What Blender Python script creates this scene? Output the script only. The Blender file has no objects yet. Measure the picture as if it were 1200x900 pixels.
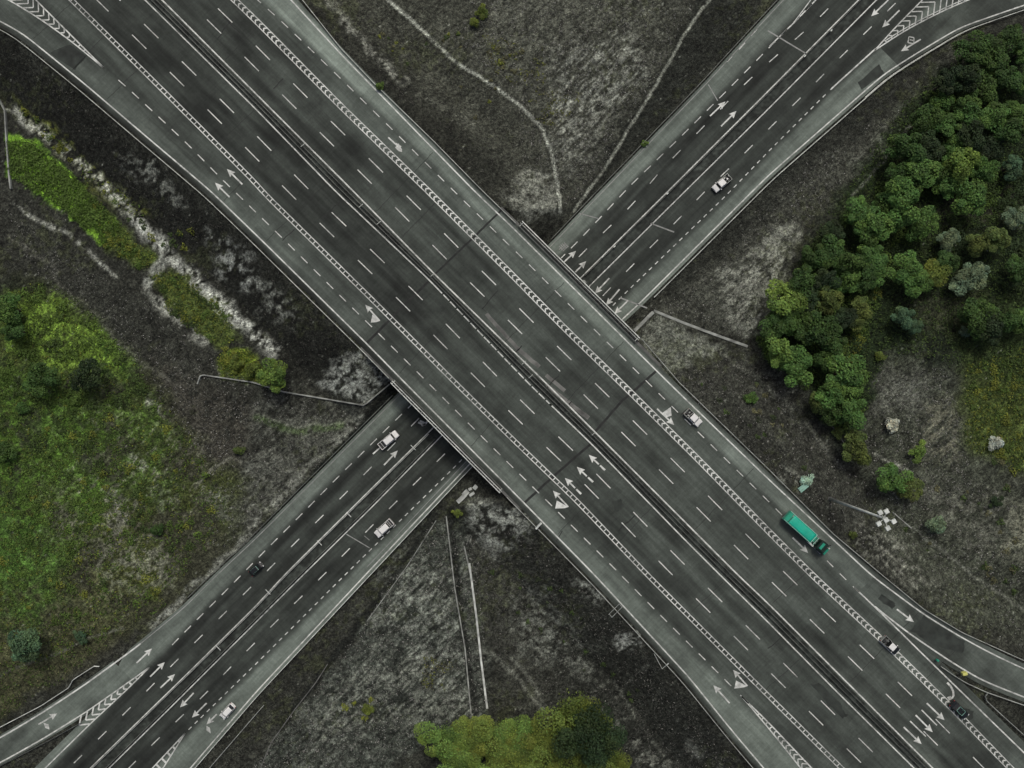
import bpy, math, random
import numpy as np
from mathutils import Vector, Matrix
random.seed(7); rng = np.random.default_rng(7)
scene = bpy.context.scene
COL = scene.collection
# ------------------------------------------------------------------ camera / sky / sun / exposure
H = 175.5            # camera height above the lower road
DECK = 7.5           # height of the upper highway
K = 0.18 / (H - DECK)    # metres per photo pixel per metre of distance
cam = bpy.data.cameras.new('camera'); cam_o = bpy.data.objects.new('camera', cam); COL.objects.link(cam_o)
cam_o.location = (0, 0, H); cam_o.rotation_euler = (0, 0, 0)
cam.sensor_width = 36.0; cam.lens = 36.0 * (H - DECK) / (1200 * 0.18)
cam.clip_start = 1.0; cam.clip_end = 20000.0
scene.camera = cam_o
SUN_EL, SUN_AZ = math.radians(58), math.radians(8)      # azimuth clockwise from +Y (top of the picture)
world = bpy.data.worlds.new('World'); scene.world = world; world.use_nodes = True
wn = world.node_tree; wn.nodes.clear()
sky = wn.nodes.new('ShaderNodeTexSky'); sky.sky_type = 'NISHITA'; sky.sun_disc = False
sky.sun_elevation = SUN_EL; sky.sun_rotation = SUN_AZ; sky.air_density = 0.6; sky.dust_density = 6.0; sky.ozone_density = 0.5
bgn = wn.nodes.new('ShaderNodeBackground'); bgn.inputs['Strength'].default_value = 0.10
wo = wn.nodes.new('ShaderNodeOutputWorld')
wn.links.new(sky.outputs[0], bgn.inputs[0]); wn.links.new(bgn.outputs[0], wo.inputs[0])
sl = bpy.data.lights.new('sun', 'SUN'); sl.energy = 1.3; sl.angle = math.radians(10); sl.color = (0.985, 1.0, 0.925)
so = bpy.data.objects.new('sun', sl); COL.objects.link(so)
so.rotation_euler = Vector((math.sin(SUN_AZ)*math.cos(SUN_EL), math.cos(SUN_AZ)*math.cos(SUN_EL), math.sin(SUN_EL))).to_track_quat('Z', 'Y').to_euler()
scene.view_settings.view_transform = 'Standard'; scene.view_settings.look = 'None'
scene.view_settings.gamma = 1.0; scene.view_settings.use_curve_mapping = False
scene.view_settings.exposure = 0.0

# ------------------------------------------------------------------ coordinates
def P(px, py, z=0.0):
    s = K * (H - z)
    return ((px - 600) * s, (450 - py) * s, z)
R2 = math.sqrt(2)
def uvA(px, py): return (px + py) / R2, (px - py) / R2          # along / across the upper highway
def xyA(u, v): return (u + v) / R2, (u - v) / R2
def uvB(px, py): return (px - py) / R2, (px + py) / R2          # along / across the lower road
def xyB(u, v): return (u + v) / R2, (v - u) / R2
class Line:
    """a smooth road line: the across value as a function of the along value"""
    def __init__(self, pts, fam, smooth=14):
        f = uvA if fam == 'A' else uvB
        q = sorted(f(*p) for p in pts)
        u = np.array([a for a, b in q]); v = np.array([b for a, b in q])
        self.u0, self.u1 = u[0], u[-1]
        s0 = (v[1]-v[0])/(u[1]-u[0]); s1 = (v[-1]-v[-2])/(u[-1]-u[-2])
        u = np.concatenate([[u[0]-900], u, [u[-1]+900]]); v = np.concatenate([[v[0]-900*s0], v, [v[-1]+900*s1]])
        g = np.arange(u[0], u[-1], 2.0); w = np.interp(g, u, v)
        n = int(smooth*2)//2*2+1
        if n > 2:
            k = np.hanning(n+2)[1:-1]; k /= k.sum()
            wp = np.pad(w, n//2, mode='reflect', reflect_type='odd'); w = np.convolve(wp, k, 'valid')
        self.g, self.w, self.fam = g, w, fam
    def __call__(self, u): return np.interp(u, self.g, self.w)
    def px(self, u): return (xyA if self.fam == 'A' else xyB)(u, self(u))

def hash2(ix, iy, seed):
    h = (ix.astype(np.int64)*374761393 + iy.astype(np.int64)*668265263 + seed*974634551) & 0x7fffffff
    h = ((h ^ (h >> 13)) * 1274126177) & 0x7fffffff
    return ((h ^ (h >> 16)) & 0xffff) / 65535.0
def vnoise(x, y, seed=0):
    ix, iy = np.floor(x), np.floor(y); fx, fy = x-ix, y-iy
    fx = fx*fx*(3-2*fx); fy = fy*fy*(3-2*fy)
    a, b = hash2(ix, iy, seed), hash2(ix+1, iy, seed); c, d = hash2(ix, iy+1, seed), hash2(ix+1, iy+1, seed)
    return (a*(1-fx)+b*fx)*(1-fy) + (c*(1-fx)+d*fx)*fy
def fbm(x, y, seed=0, octv=4):
    t = 0; a = 0.5; n = 0
    for i in range(octv):
        t = t + a*vnoise(x, y, seed+i*17); n += a; a *= 0.55; x = x*2.03+3.1; y = y*2.03+1.7
    return t/n
def lin(c):                                                     # picture value 0-255 -> linear albedo
    c = np.asarray(c, float)/255.0
    return np.where(c <= 0.04045, c/12.92, ((c+0.055)/1.055)**2.4)
def sst(x, a, b):
    t = np.clip((x-a)/(b-a), 0, 1); return t*t*(3-2*t)

# ------------------------------------------------------------------ object helpers
def tag(o, label=None, cat=None, group=None, kind=None):
    if label: o['label'] = label
    if cat: o['category'] = cat
    if group: o['group'] = group
    if kind: o['kind'] = kind
    return o
def empty(name, loc, rz=0.0, label=None, cat=None, group=None):
    o = bpy.data.objects.new(name, None); COL.objects.link(o); o.empty_display_size = 0.3
    o.location = loc; o.rotation_euler = (0, 0, rz)
    return tag(o, label, cat, group)
class MB:
    def __init__(self): self.v = []; self.f = []
    def add(self, vs, fs):
        b = len(self.v); self.v += [tuple(p) for p in vs]; self.f += [tuple(i+b for i in f) for f in fs]; return self
    def box(self, c, s, rz=0.0, taper=1.0):
        x, y, z = s[0]/2, s[1]/2, s[2]/2; ca, sa = math.cos(rz), math.sin(rz); vs = []
        for dz, t in ((-z, 1.0), (z, taper)):
            for a, b in ((-x, -y), (x, -y), (x, y), (-x, y)):
                a *= t; b *= t
                vs.append((c[0]+a*ca-b*sa, c[1]+a*sa+b*ca, c[2]+dz))
        return self.add(vs, [(3,2,1,0), (4,5,6,7), (0,1,5,4), (1,2,6,5), (2,3,7,6), (3,0,4,7)])
    def cyl(self, c0, c1, r0, r1=None, n=10):
        r1 = r0 if r1 is None else r1
        a, b = Vector(c0), Vector(c1); d = (b-a).normalized()
        t = Vector((0, 0, 1)) if abs(d.z) < 0.9 else Vector((1, 0, 0))
        e1 = d.cross(t).normalized(); e2 = d.cross(e1)
        vs = []
        for cc, r in ((a, r0), (b, r1)):
            for i in range(n):
                q = 2*math.pi*i/n; vs.append(cc + e1*(r*math.cos(q)) + e2*(r*math.sin(q)))
        fs = [(i, (i+1) % n, n+(i+1) % n, n+i) for i in range(n)] + [tuple(range(n-1, -1, -1)), tuple(range(n, 2*n))]
        return self.add(vs, fs)
    def loft(self, secs, cap=True):
        n = len(secs[0]); vs = [p for s in secs for p in s]; fs = []
        for i in range(len(secs)-1):
            for j in range(n):
                k = (j+1) % n
                fs.append((i*n+j, i*n+k, (i+1)*n+k, (i+1)*n+j))
        if cap: fs += [tuple(range(n-1, -1, -1)), tuple((len(secs)-1)*n+j for j in range(n))]
        return self.add(vs, fs)
    def strip(self, pts, wid, lift=0.0):
        """flat strip along 3-D points"""
        vs = []; n = len(pts)
        for i in range(n):
            a = Vector(pts[max(i-1, 0)]); b = Vector(pts[min(i+1, n-1)]); d = (b-a); d.z = 0
            if d.length < 1e-9: d = Vector((1, 0, 0))
            d.normalize(); o = Vector((-d.y, d.x, 0))*(wid/2); p = Vector(pts[i])+Vector((0, 0, lift))
            vs += [p-o, p+o]
        return self.add(vs, [(2*i, 2*i+2, 2*i+3, 2*i+1) for i in range(n-1)])
    def profile(self, pts, prof):
        """sweep a closed (side, up) profile along 3-D points"""
        secs = []; n = len(pts)
        for i in range(n):
            a = Vector(pts[max(i-1, 0)]); b = Vector(pts[min(i+1, n-1)]); d = b-a; d.z = 0; d.normalize()
            o = Vector((-d.y, d.x, 0)); secs.append([Vector(pts[i])+o*s+Vector((0, 0, h)) for s, h in prof])
        return self.loft(secs)
    def build(self, name, m, parent=None, smooth=False):
        me = bpy.data.meshes.new(name); me.from_pydata(self.v, [], self.f); me.update()
        if smooth: me.polygons.foreach_set('use_smooth', [True]*len(me.polygons))
        if m: me.materials.append(m)
        o = bpy.data.objects.new(name, me); COL.objects.link(o)
        if parent: o.parent = parent
        return o
def copy_tree(o, parent=None):
    c = o.copy(); COL.objects.link(c)
    if parent: c.parent = parent
    for ch in o.children: copy_tree(ch, c)
    return c

# ------------------------------------------------------------------ materials
def mat(name, col, rough=0.6, metal=0.0, var=0.12, scale=3.0, spec=0.5, bump=0.0):
    m = bpy.data.materials.new(name); m.use_nodes = True; nt = m.node_tree; b = nt.nodes['Principled BSDF']
    b.inputs['Roughness'].default_value = rough; b.inputs['Metallic'].default_value = metal
    b.inputs['Specular IOR Level'].default_value = spec
    tc = nt.nodes.new('ShaderNodeTexCoord'); n = nt.nodes.new('ShaderNodeTexNoise')
    n.inputs['Scale'].default_value = scale; n.inputs['Detail'].default_value = 5
    nt.links.new(tc.outputs['Object'], n.inputs['Vector'])
    r = nt.nodes.new('ShaderNodeMapRange'); r.inputs['From Min'].default_value = 0.3; r.inputs['From Max'].default_value = 0.7
    r.inputs['To Min'].default_value = 1-var; r.inputs['To Max'].default_value = 1+var
    nt.links.new(n.outputs['Fac'], r.inputs['Value'])
    mx = nt.nodes.new('ShaderNodeVectorMath'); mx.operation = 'SCALE'; mx.inputs[0].default_value = col
    nt.links.new(r.outputs[0], mx.inputs['Scale']); nt.links.new(mx.outputs[0], b.inputs['Base Color'])
    if bump:
        bp = nt.nodes.new('ShaderNodeBump'); bp.inputs['Strength'].default_value = bump
        nt.links.new(n.outputs['Fac'], bp.inputs['Height']); nt.links.new(bp.outputs[0], b.inputs['Normal'])
    return m
def attr_mat(name, attr, layers, rough=0.9, bump=0.3, objcol=False, bdist=0.15, nar=0.22):
    """base colour from a colour attribute times several noises: layers = (scale, contrast, stretch vector, coordinates)"""
    m = bpy.data.materials.new(name); m.use_nodes = True; nt = m.node_tree; b = nt.nodes['Principled BSDF']
    b.inputs['Roughness'].default_value = rough; b.inputs['Specular IOR Level'].default_value = 0.2
    a = nt.nodes.new('ShaderNodeAttribute'); a.attribute_name = attr
    cur = a.outputs['Color']; hsum = None
    tc = nt.nodes.new('ShaderNodeTexCoord')
    for sc, con, st, co in layers:
        mp = nt.nodes.new('ShaderNodeMapping'); mp.inputs['Scale'].default_value = st
        if co == 'Rot':
            m0 = nt.nodes.new('ShaderNodeMapping'); m0.inputs['Rotation'].default_value = (0, 0, math.radians(-38))
            nt.links.new(tc.outputs['Object'], m0.inputs['Vector']); nt.links.new(m0.outputs[0], mp.inputs['Vector'])
        else: nt.links.new(tc.outputs[co], mp.inputs['Vector'])
        n = nt.nodes.new('ShaderNodeTexNoise'); n.inputs['Scale'].default_value = sc; n.inputs['Detail'].default_value = 6
        n.inputs['Roughness'].default_value = 0.65
        nt.links.new(mp.outputs[0], n.inputs['Vector'])
        r = nt.nodes.new('ShaderNodeMapRange'); r.inputs['From Min'].default_value = 0.5-nar; r.inputs['From Max'].default_value = 0.5+nar
        r.inputs['To Min'].default_value = 1-con; r.inputs['To Max'].default_value = 1+con*1.25
        nt.links.new(n.outputs['Fac'], r.inputs['Value'])
        v = nt.nodes.new('ShaderNodeVectorMath'); v.operation = 'SCALE'
        nt.links.new(cur, v.inputs[0]); nt.links.new(r.outputs[0], v.inputs['Scale']); cur = v.outputs[0]; hsum = n
    if objcol:
        oi = nt.nodes.new('ShaderNodeObjectInfo'); v = nt.nodes.new('ShaderNodeVectorMath'); v.operation = 'MULTIPLY'
        nt.links.new(cur, v.inputs[0]); nt.links.new(oi.outputs['Color'], v.inputs[1]); cur = v.outputs[0]
    nt.links.new(cur, b.inputs['Base Color'])
    if bump and hsum:
        bp = nt.nodes.new('ShaderNodeBump'); bp.inputs['Strength'].default_value = bump; bp.inputs['Distance'].default_value = bdist
        nt.links.new(hsum.outputs['Fac'], bp.inputs['Height']); nt.links.new(bp.outputs[0], b.inputs['Normal'])
    return m
M_GROUND = attr_mat('ground_soil_and_grass', 'tint', [(0.25, 0.2, (1,1,1), 'Object'), (0.8, 0.42, (1,1,1), 'Object'), (1.0, 0.34, (0.35,1.7,1), 'Rot'), (1.9, 0.62, (1,1,1), 'Object'), (4.0, 0.5, (1,1,1), 'Object')], 0.95, 0.8, bdist=0.5, nar=0.15)
M_ROAD = attr_mat('worn_asphalt', 'tint', [(1.0, 0.16, (0.35,0.35,1), 'Object'), (1.0, 0.15, (0.05,1.1,1), 'UV'), (1.0, 0.13, (0.25,4.0,1), 'UV'), (1.0, 0.13, (2.2,0.12,1), 'UV'), (1.6, 0.14, (1,1,1), 'Object'), (6.0, 0.14, (1,1,1), 'Object')], 0.85, 0.05, bdist=0.01)
M_LEAF = attr_mat('leaves', 'leaf', [(0.9, 0.12, (1,1,1), 'Object')], 0.6, 0.0, objcol=True)
M_SCRUB = attr_mat('scrub_leaves', 'leaf', [(0.5, 0.15, (1,1,1), 'Object')], 0.7, 0.0)
def paint_mat(name, col, wear):
    m = bpy.data.materials.new(name); m.use_nodes = True; nt = m.node_tree; b = nt.nodes['Principled BSDF']
    b.inputs['Roughness'].default_value = 0.7; b.inputs['Specular IOR Level'].default_value = 0.3
    tc = nt.nodes.new('ShaderNodeTexCoord'); n = nt.nodes.new('ShaderNodeTexNoise'); n.inputs['Scale'].default_value = 0.9; n.inputs['Detail'].default_value = 8
    n.inputs['Roughness'].default_value = 0.7
    nt.links.new(tc.outputs['Object'], n.inputs['Vector'])
    n2_ = nt.nodes.new('ShaderNodeTexNoise'); n2_.inputs['Scale'].default_value = 0.07; nt.links.new(tc.outputs['Object'], n2_.inputs['Vector'])
    av = nt.nodes.new('ShaderNodeMath'); av.operation = 'MULTIPLY_ADD'; av.inputs[1].default_value = 0.35; nt.links.new(n2_.outputs['Fac'], av.inputs[0])
    mu = nt.nodes.new('ShaderNodeMath'); mu.operation = 'MULTIPLY'; mu.inputs[1].default_value = 0.72; nt.links.new(n.outputs['Fac'], mu.inputs[0]); nt.links.new(mu.outputs[0], av.inputs[2])
    cr = nt.nodes.new('ShaderNodeValToRGB'); cr.color_ramp.elements[0].position = 0.34; cr.color_ramp.elements[1].position = 0.34+wear
    cr.color_ramp.elements[0].color = (0.10, 0.105, 0.10, 1); cr.color_ramp.elements[1].color = (*col, 1)
    nt.links.new(av.outputs[0], cr.inputs[0]); nt.links.new(cr.outputs[0], b.inputs['Base Color'])
    return m
M_PAINT = paint_mat('white_road_paint', (0.64, 0.66, 0.62), 0.27)
M_PAINTW = paint_mat('worn_white_road_paint', (0.40, 0.41, 0.39), 0.45)
M_PATCH = mat('dark_road_patch', (0.0235, 0.029, 0.0245), 0.9, var=0.5, scale=0.6)
M_JOINT = mat('expansion_joint_rubber', (0.016, 0.017, 0.016), 0.9, var=0.4, scale=0.8)
M_SCUFF = mat('pale_scuffed_asphalt', (0.12, 0.122, 0.113), 0.9, var=0.5, scale=0.5)
M_GALV = mat('galvanised_steel', (0.30, 0.32, 0.295), 0.55, 0.3, 0.35, 0.7)
M_GALVL = mat('pale_painted_steel', (0.54, 0.57, 0.53), 0.5, 0.1, 0.3, 0.7)
M_GALVM = mat('dull_steel', (0.062, 0.068, 0.06), 0.6, 0.2, 0.6, 0.35)
M_GALVD = mat('weathered_steel', (0.11, 0.12, 0.108), 0.6, 0.3, 0.45, 0.6)
M_CONC = mat('pale_concrete', (0.22, 0.232, 0.212), 0.9, var=0.6, scale=0.5, bump=0.2)
M_CONCW = mat('white_concrete', (0.40, 0.42, 0.39), 0.9, var=0.6, scale=0.6, bump=0.2)
M_CONCD = mat('stained_concrete', (0.10, 0.102, 0.095), 0.9, var=0.4, scale=0.7, bump=0.2)
M_KERBD = mat('dark_kerb', (0.028, 0.03, 0.027), 0.95, var=0.5, scale=0.8)  # near-black tone for the kerb showing between the pale rails
M_WHITE = mat('white_car_paint', (0.70, 0.705, 0.68), 0.28, var=0.05, scale=1.5)
M_BLACK = mat('black_car_paint', (0.010, 0.012, 0.012), 0.25, var=0.2)
M_GLASS = mat('dark_car_glass', (0.012, 0.014, 0.014), 0.12, var=0.1)
M_RUB = mat('black_rubber', (0.015, 0.015, 0.015), 0.85)
M_TRIM = mat('black_plastic_trim', (0.02, 0.021, 0.021), 0.6)
M_BED = mat('dark_bed_liner', (0.03, 0.031, 0.03), 0.8, var=0.3)
M_RIM = mat('grey_wheel_rim', (0.35, 0.36, 0.35), 0.4, 0.6)
M_LAMP = mat('clear_lamp_lens', (0.55, 0.56, 0.55), 0.2)
M_RED = mat('red_lamp_lens', (0.22, 0.02, 0.015), 0.3)
M_TEAL = mat('teal_tarpaulin', (0.005, 0.36, 0.245), 0.55, var=0.14, scale=0.5, bump=0.1)
M_TEALD = mat('teal_truck_paint', (0.02, 0.27, 0.17), 0.35, var=0.1)
M_TEALK = mat('dark_green_truck_paint', (0.004, 0.018, 0.012), 0.35, var=0.15)
M_PALER = mat('pale_teal_rim', (0.26, 0.50, 0.41), 0.5, var=0.15)
M_GREY = mat('grey_metal', (0.16, 0.17, 0.16), 0.5, 0.3)
M_YELLOW = mat('yellow_sign_face', (0.55, 0.55, 0.16), 0.5, var=0.08)
M_PTEAL = mat('pale_teal_metal', (0.22, 0.36, 0.30), 0.6, var=0.3, scale=1.5)
M_BARK = mat('bark', (0.06, 0.045, 0.032), 0.95, var=0.4, scale=2.0, bump=0.4)
M_ROCK = mat('grey_stone', (0.3, 0.3, 0.285), 0.9, var=0.3)

# ------------------------------------------------------------------ road lines, read in photo pixels at each road's own level
L = lambda fam, *p, s=14: Line(p, fam, s)
A_EDGE_SW = L('A', (-60,-8),(0,25),(25,38),(62,68),(100,99),(175,163),(247,224),(300,275),(430,403),(476,450),(600,575),(698,675),(806,792),(860,859),(895,900),(930,942))
A_EDGE_NE = L('A', (341,0),(400,64),(557,225),(600,266),(785,450),(900,561),(1022,675),(1081,719),(1125,746),(1162,766),(1200,784),(1260,808))
A_MED_SW = L('A', (170,0),(300,128),(394,225),(502,327),(620,450),(694,521),(800,630),(845,675),(900,729),(975,805),(1070,899))
A_MED_NE = L('A', (190,0),(300,110),(415,225),(509,321),(600,410),(641,450),(697,506),(866,675),(900,707),(1092,899))
A_LAD = L('A', (84,0),(189,104),(300,215),(308,225),(440,355),(534,449),(600,514),(675,586),(760,675),(900,815),(985,899))
A_CHEV = L('A', (275,0),(300,24),(400,125),(502,224),(552,274),(600,322),(662,385),(729,450),(815,535),(898,620),(953,675),(1040,756),(1117,831),(1182,898))
A_S1 = L('A', (122,80),(143,97),(172,124),(218,167),(261,211),(291,240),(337,285),(397,345),(457,404),(517,464),(593,540),(639,585),(716,662),(763,710),(825,772),(869,816))
A_S2 = L('A', (302,0),(330,25),(390,83),(465,157),(524,216),(584,275),(615,305),(660,350),(752,441),(782,471),(829,517),(891,578),(907,594),(968,656),(997,685),(1025,711))
A_SOLID = L('A', (1007,694),(1025,711),(1097,782),(1200,882))
A_RAMP_L = L('A', (1007,694),(1025,711),(1065,742),(1112,774),(1150,797),(1200,817),(1260,839))
A_GUL_L = L('A', (-50,-30),(11,0),(50,24),(87,51),(122,80)); A_GUL_R = L('A', (0,-44),(42,0),(84,42),(122,80))
A_GBR_L = L('A', (869,816),(898,850),(940,902),(968,940)); A_GBR_R = L('A', (869,816),(901,847),(953,902),(985,936))
B_EDGE_NW = L('B', (-60,893),(0,865),(50,835),(100,802),(159,759),(216,712),(253,675),(300,631),(467,464),(560,372),(644,290),(704,227),(826,100),(891,29),(920,-2),(960,-46))
B_EDGE_SE = L('B', (190,940),(224,899),(300,811),(427,675),(552,542),(640,455),(735,369),(750,355),(881,225),(900,206),(1037,86),(1075,62),(1125,32),(1200,6),(1260,-12))
B_MED_NW = L('B', (107,899),(220,789),(300,710),(335,672),(441,567),(507,502),(681,325),(782,225),(900,107),(1006,0))
B_MED_SE = L('B', (129,899),(205,824),(300,729),(354,675),(440,590),(516,512),(691,335),(802,225),(900,128),(1027,0))
B_S1 = L('B', (187,771),(217,740),(263,694),(306,650),(353,603),(400,555),(470,486),(560,400),(680,280),(738,218),(800,158),(855,103),(910,47),(956,0))
B_S2 = L('B', (217,859),(304,774),(406,672),(530,550),(640,438),(727,349),(853,227),(900,178),(972,106),(1025,58))
B_GTR_L = L('B', (1025,59),(1052,29),(1081,0),(1120,-42)); B_GTR_R = L('B', (1025,59),(1060,36),(1100,15),(1134,0),(1190,-22))
B_GBL_U = L('B', (175,782),(140,807),(100,835),(50,866),(0,894),(-60,922)); B_GBL_D = L('B', (175,782),(150,807),(107,847),(54,899),(14,940))
B_GBM_L = L('B', (217,859),(177,902),(140,940)); B_GBM_R = L('B', (217,859),(190,902),(160,945))
def off(line, d):
    o = Line.__new__(Line); o.g, o.fam, o.u0, o.u1 = line.g, line.fam, line.u0, line.u1; o.w = line.w + d; return o
def mix(a, b, t):
    o = Line.__new__(Line); o.g, o.fam, o.u0, o.u1 = a.g, a.fam, a.u0, a.u1; o.w = a.w*(1-t) + b(a.g)*t; return o
def pick(a, b, fn):
    o = Line.__new__(Line); o.g, o.fam, o.u0, o.u1 = a.g, a.fam, a.u0, a.u1; o.w = fn(a.w, b(a.g)); return o
A_D1 = mix(A_MED_SW, A_LAD, 0.345); A_D2 = mix(A_MED_SW, A_LAD, 0.655)
A_D3 = mix(A_MED_NE, A_CHEV, 0.35); A_D4 = mix(A_MED_NE, A_CHEV, 0.655)
B_D1 = L('B', (96,885),(153,829),(207,774),(292,690),(349,633),(406,577),(462,520),(489,492),(590,392),(687,292),(715,265),(742,239),(774,200),(816,157),(877,94),(956,25),(985,-5))
B_D2 = L('B', (155,896),(182,869),(210,842),(240,814),(267,785),(324,728),(382,671),(435,617),(518,535),(640,415),(742,310),(771,281),(798,254),(826,224),(856,196),(885,167),(913,139),(943,110),(972,80),(1003,49),(1034,19),(1055,-2))
A_LEFT = off(A_EDGE_SW, -7); A_RIGHT = off(A_EDGE_NE, 6)
A_MAIN_R = pick(A_RIGHT, off(A_SOLID, 7), lambda w, b: w)
# seen from the diverge on, the main carriageway stops just outside its own solid line
_g = A_MAIN_R.g; _t = sst(_g, 1222, 1262); A_MAIN_R.w = A_RIGHT.w*(1-_t) + np.minimum(A_RIGHT.w, A_SOLID(_g)+9)*_t
B_LEFT = off(B_EDGE_NW, -3); B_RIGHT = off(B_EDGE_SE, 4)
B_MAIN_L = off(B_EDGE_NW, -3); _g = B_MAIN_L.g; _t = 1-sst(_g, -500, -425); B_MAIN_L.w = B_MAIN_L.w*(1-_t) + np.maximum(B_MAIN_L.w, B_GBL_D(_g)-9)*_t
B_MAIN_R = off(B_EDGE_SE, 4); _g = B_MAIN_R.g; _t = sst(_g, 770, 850); B_MAIN_R.w = B_MAIN_R.w*(1-_t) + np.minimum(B_MAIN_R.w, B_GTR_L(_g)+20)*_t

# ------------------------------------------------------------------ terrain height
def deck_px(x, y): s = K*(H-DECK); return x/s+600, 450-y/s
def road_px(x, y): s = K*H; return x/s+600, 450-y/s
def dist_upper(x, y):
    u, v = uvA(*deck_px(x, y)); return np.maximum(A_LEFT(u)-v, v-A_RIGHT(u))*K*(H-DECK)
def dist_lower(x, y):
    u, v = uvB(*road_px(x, y)); return np.maximum(B_LEFT(u)-v, v-B_RIGHT(u))*K*H
def height(x, y):
    x = np.asarray(x, float); y = np.asarray(y, float)
    du, dl = dist_upper(x, y), dist_lower(x, y)
    roll = (fbm(x/38, y/38, 3, 3)-0.35)*3.0 + (fbm(x/6, y/6, 9, 3)-0.5)*0.5
    roll = np.maximum(roll, -0.4)*sst(dl, 2, 16)*sst(du, 4, 16)
    emb = np.where(du < 1.0, 7.3, 7.3-(du-1.0)*0.60) + (fbm(x/5, y/5, 5, 3)-0.5)*0.5*sst(du, 1.5, 4)
    emb = np.maximum(emb, roll)
    emb = np.where(du < 0.8, np.minimum(emb, 7.3), emb)
    cut = np.where(dl < 1.0, -0.12, -0.12+(dl-1.0)*0.78)
    h = np.minimum(emb, cut)
    uu, vv = uvA(*deck_px(x, y))
    inb = sst(uu, 588, 596)*(1-sst(uu, 842, 850))*(1-sst(du, 0.5, 1.5))
    return np.where(inb > 0, np.minimum(h, 7.3-1.5*inb), h)
def ground_point(px, py):
    """the place on the ground that the photograph shows at a pixel"""
    z = 0.0
    for _ in range(12):
        x, y, _z = P(px, py, z); z = 0.5*z + 0.5*float(height(x, y))
    x, y, _z = P(px, py, z); return x, y, float(height(x, y))

# ------------------------------------------------------------------ ground sheet
def axis(lo, hi, step):
    a = np.arange(lo, hi+step/2, step); e = [30, 60, 120, 250, 500, 1000, 2000, 4000]
    return np.concatenate([[lo-q for q in reversed(e)], a, [a[-1]+q for q in e]])
gx = axis(-124, 124, 0.34); gy = axis(-96, 96, 0.34)
X, Y = np.meshgrid(gx, gy); Z = height(X, Y)
Z = np.where((np.abs(X) > 124.5) | (np.abs(Y) > 96.5), np.minimum(Z, 7.2), Z)
SC = K*(H-Z); PX = X/SC+600; PY = 450-Y/SC
col = np.zeros(PX.shape+(3,))
n1 = fbm(PX/34, PY/34, 21, 5); n2 = fbm(PX/9, PY/9, 31, 4); n3 = fbm(PX/70, PY/70, 41, 3)
n4 = vnoise(PX/2.3, PY/2.3, 77)*0.5 + vnoise(PX/4.4, PY/4.4, 78)*0.5
base = lin([46, 46, 42])
col[:] = base
col *= (0.62 + 0.76*n1)[..., None]
_a, _b = (PX-PY)/R2, (PX+PY)/R2
nsB = fbm(_a/15, _b/2.4, 101, 4)*0.42 + n4*0.26 + n2*0.18 + n1*0.14          # streaks along the lower road
nsA = fbm(_b/15, _a/2.4, 111, 4)*0.42 + n4*0.26 + n2*0.18 + n1*0.14          # streaks along the highway
col *= (0.62+0.5*nsB+0.26*nsA)[..., None]
wx = PX + (fbm(PX/16, PY/16, 51, 4)-0.5)*26; wy = PY + (fbm(PX/16, PY/16, 61, 4)-0.5)*26
def seg_dist(x, y, pts):
    d = np.full(x.shape, 1e9)
    for (ax, ay), (bx, by) in zip(pts[:-1], pts[1:]):
        vx, vy = bx-ax, by-ay; t = np.clip(((x-ax)*vx+(y-ay)*vy)/(vx*vx+vy*vy+1e-9), 0, 1)
        d = np.minimum(d, np.hypot(x-ax-t*vx, y-ay-t*vy))
    return d
def poly_sd(x, y, pts):
    d = seg_dist(x, y, pts+[pts[0]]); ins = np.zeros(x.shape, bool); n = len(pts)
    for i in range(n):
        ax, ay = pts[i]; bx, by = pts[(i+1) % n]
        c = (ay > y) != (by > y)
        ins ^= c & (x < (bx-ax)*(y-ay)/((by-ay) if by != ay else 1e-9)+ax)
    return np.where(ins, -d, d)
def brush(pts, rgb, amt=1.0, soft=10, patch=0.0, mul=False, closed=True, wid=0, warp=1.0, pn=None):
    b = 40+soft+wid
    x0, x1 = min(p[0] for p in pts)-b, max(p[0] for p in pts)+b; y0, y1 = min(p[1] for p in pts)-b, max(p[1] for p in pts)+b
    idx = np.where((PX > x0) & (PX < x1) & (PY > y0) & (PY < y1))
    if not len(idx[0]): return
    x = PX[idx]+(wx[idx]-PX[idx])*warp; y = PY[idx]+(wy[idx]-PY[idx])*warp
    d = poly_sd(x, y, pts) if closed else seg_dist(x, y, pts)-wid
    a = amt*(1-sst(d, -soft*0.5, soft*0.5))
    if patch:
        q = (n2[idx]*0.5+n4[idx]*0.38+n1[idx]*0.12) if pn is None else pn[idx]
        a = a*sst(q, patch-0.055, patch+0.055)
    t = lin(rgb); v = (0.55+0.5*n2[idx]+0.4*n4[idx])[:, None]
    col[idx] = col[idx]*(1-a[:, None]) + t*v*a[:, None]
def path(pts, w, rgb, amt=0.8, soft=2.5, patch=0.0, warp=0.25): brush(pts, rgb, amt, soft, patch, closed=False, wid=w/2, warp=warp)
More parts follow.
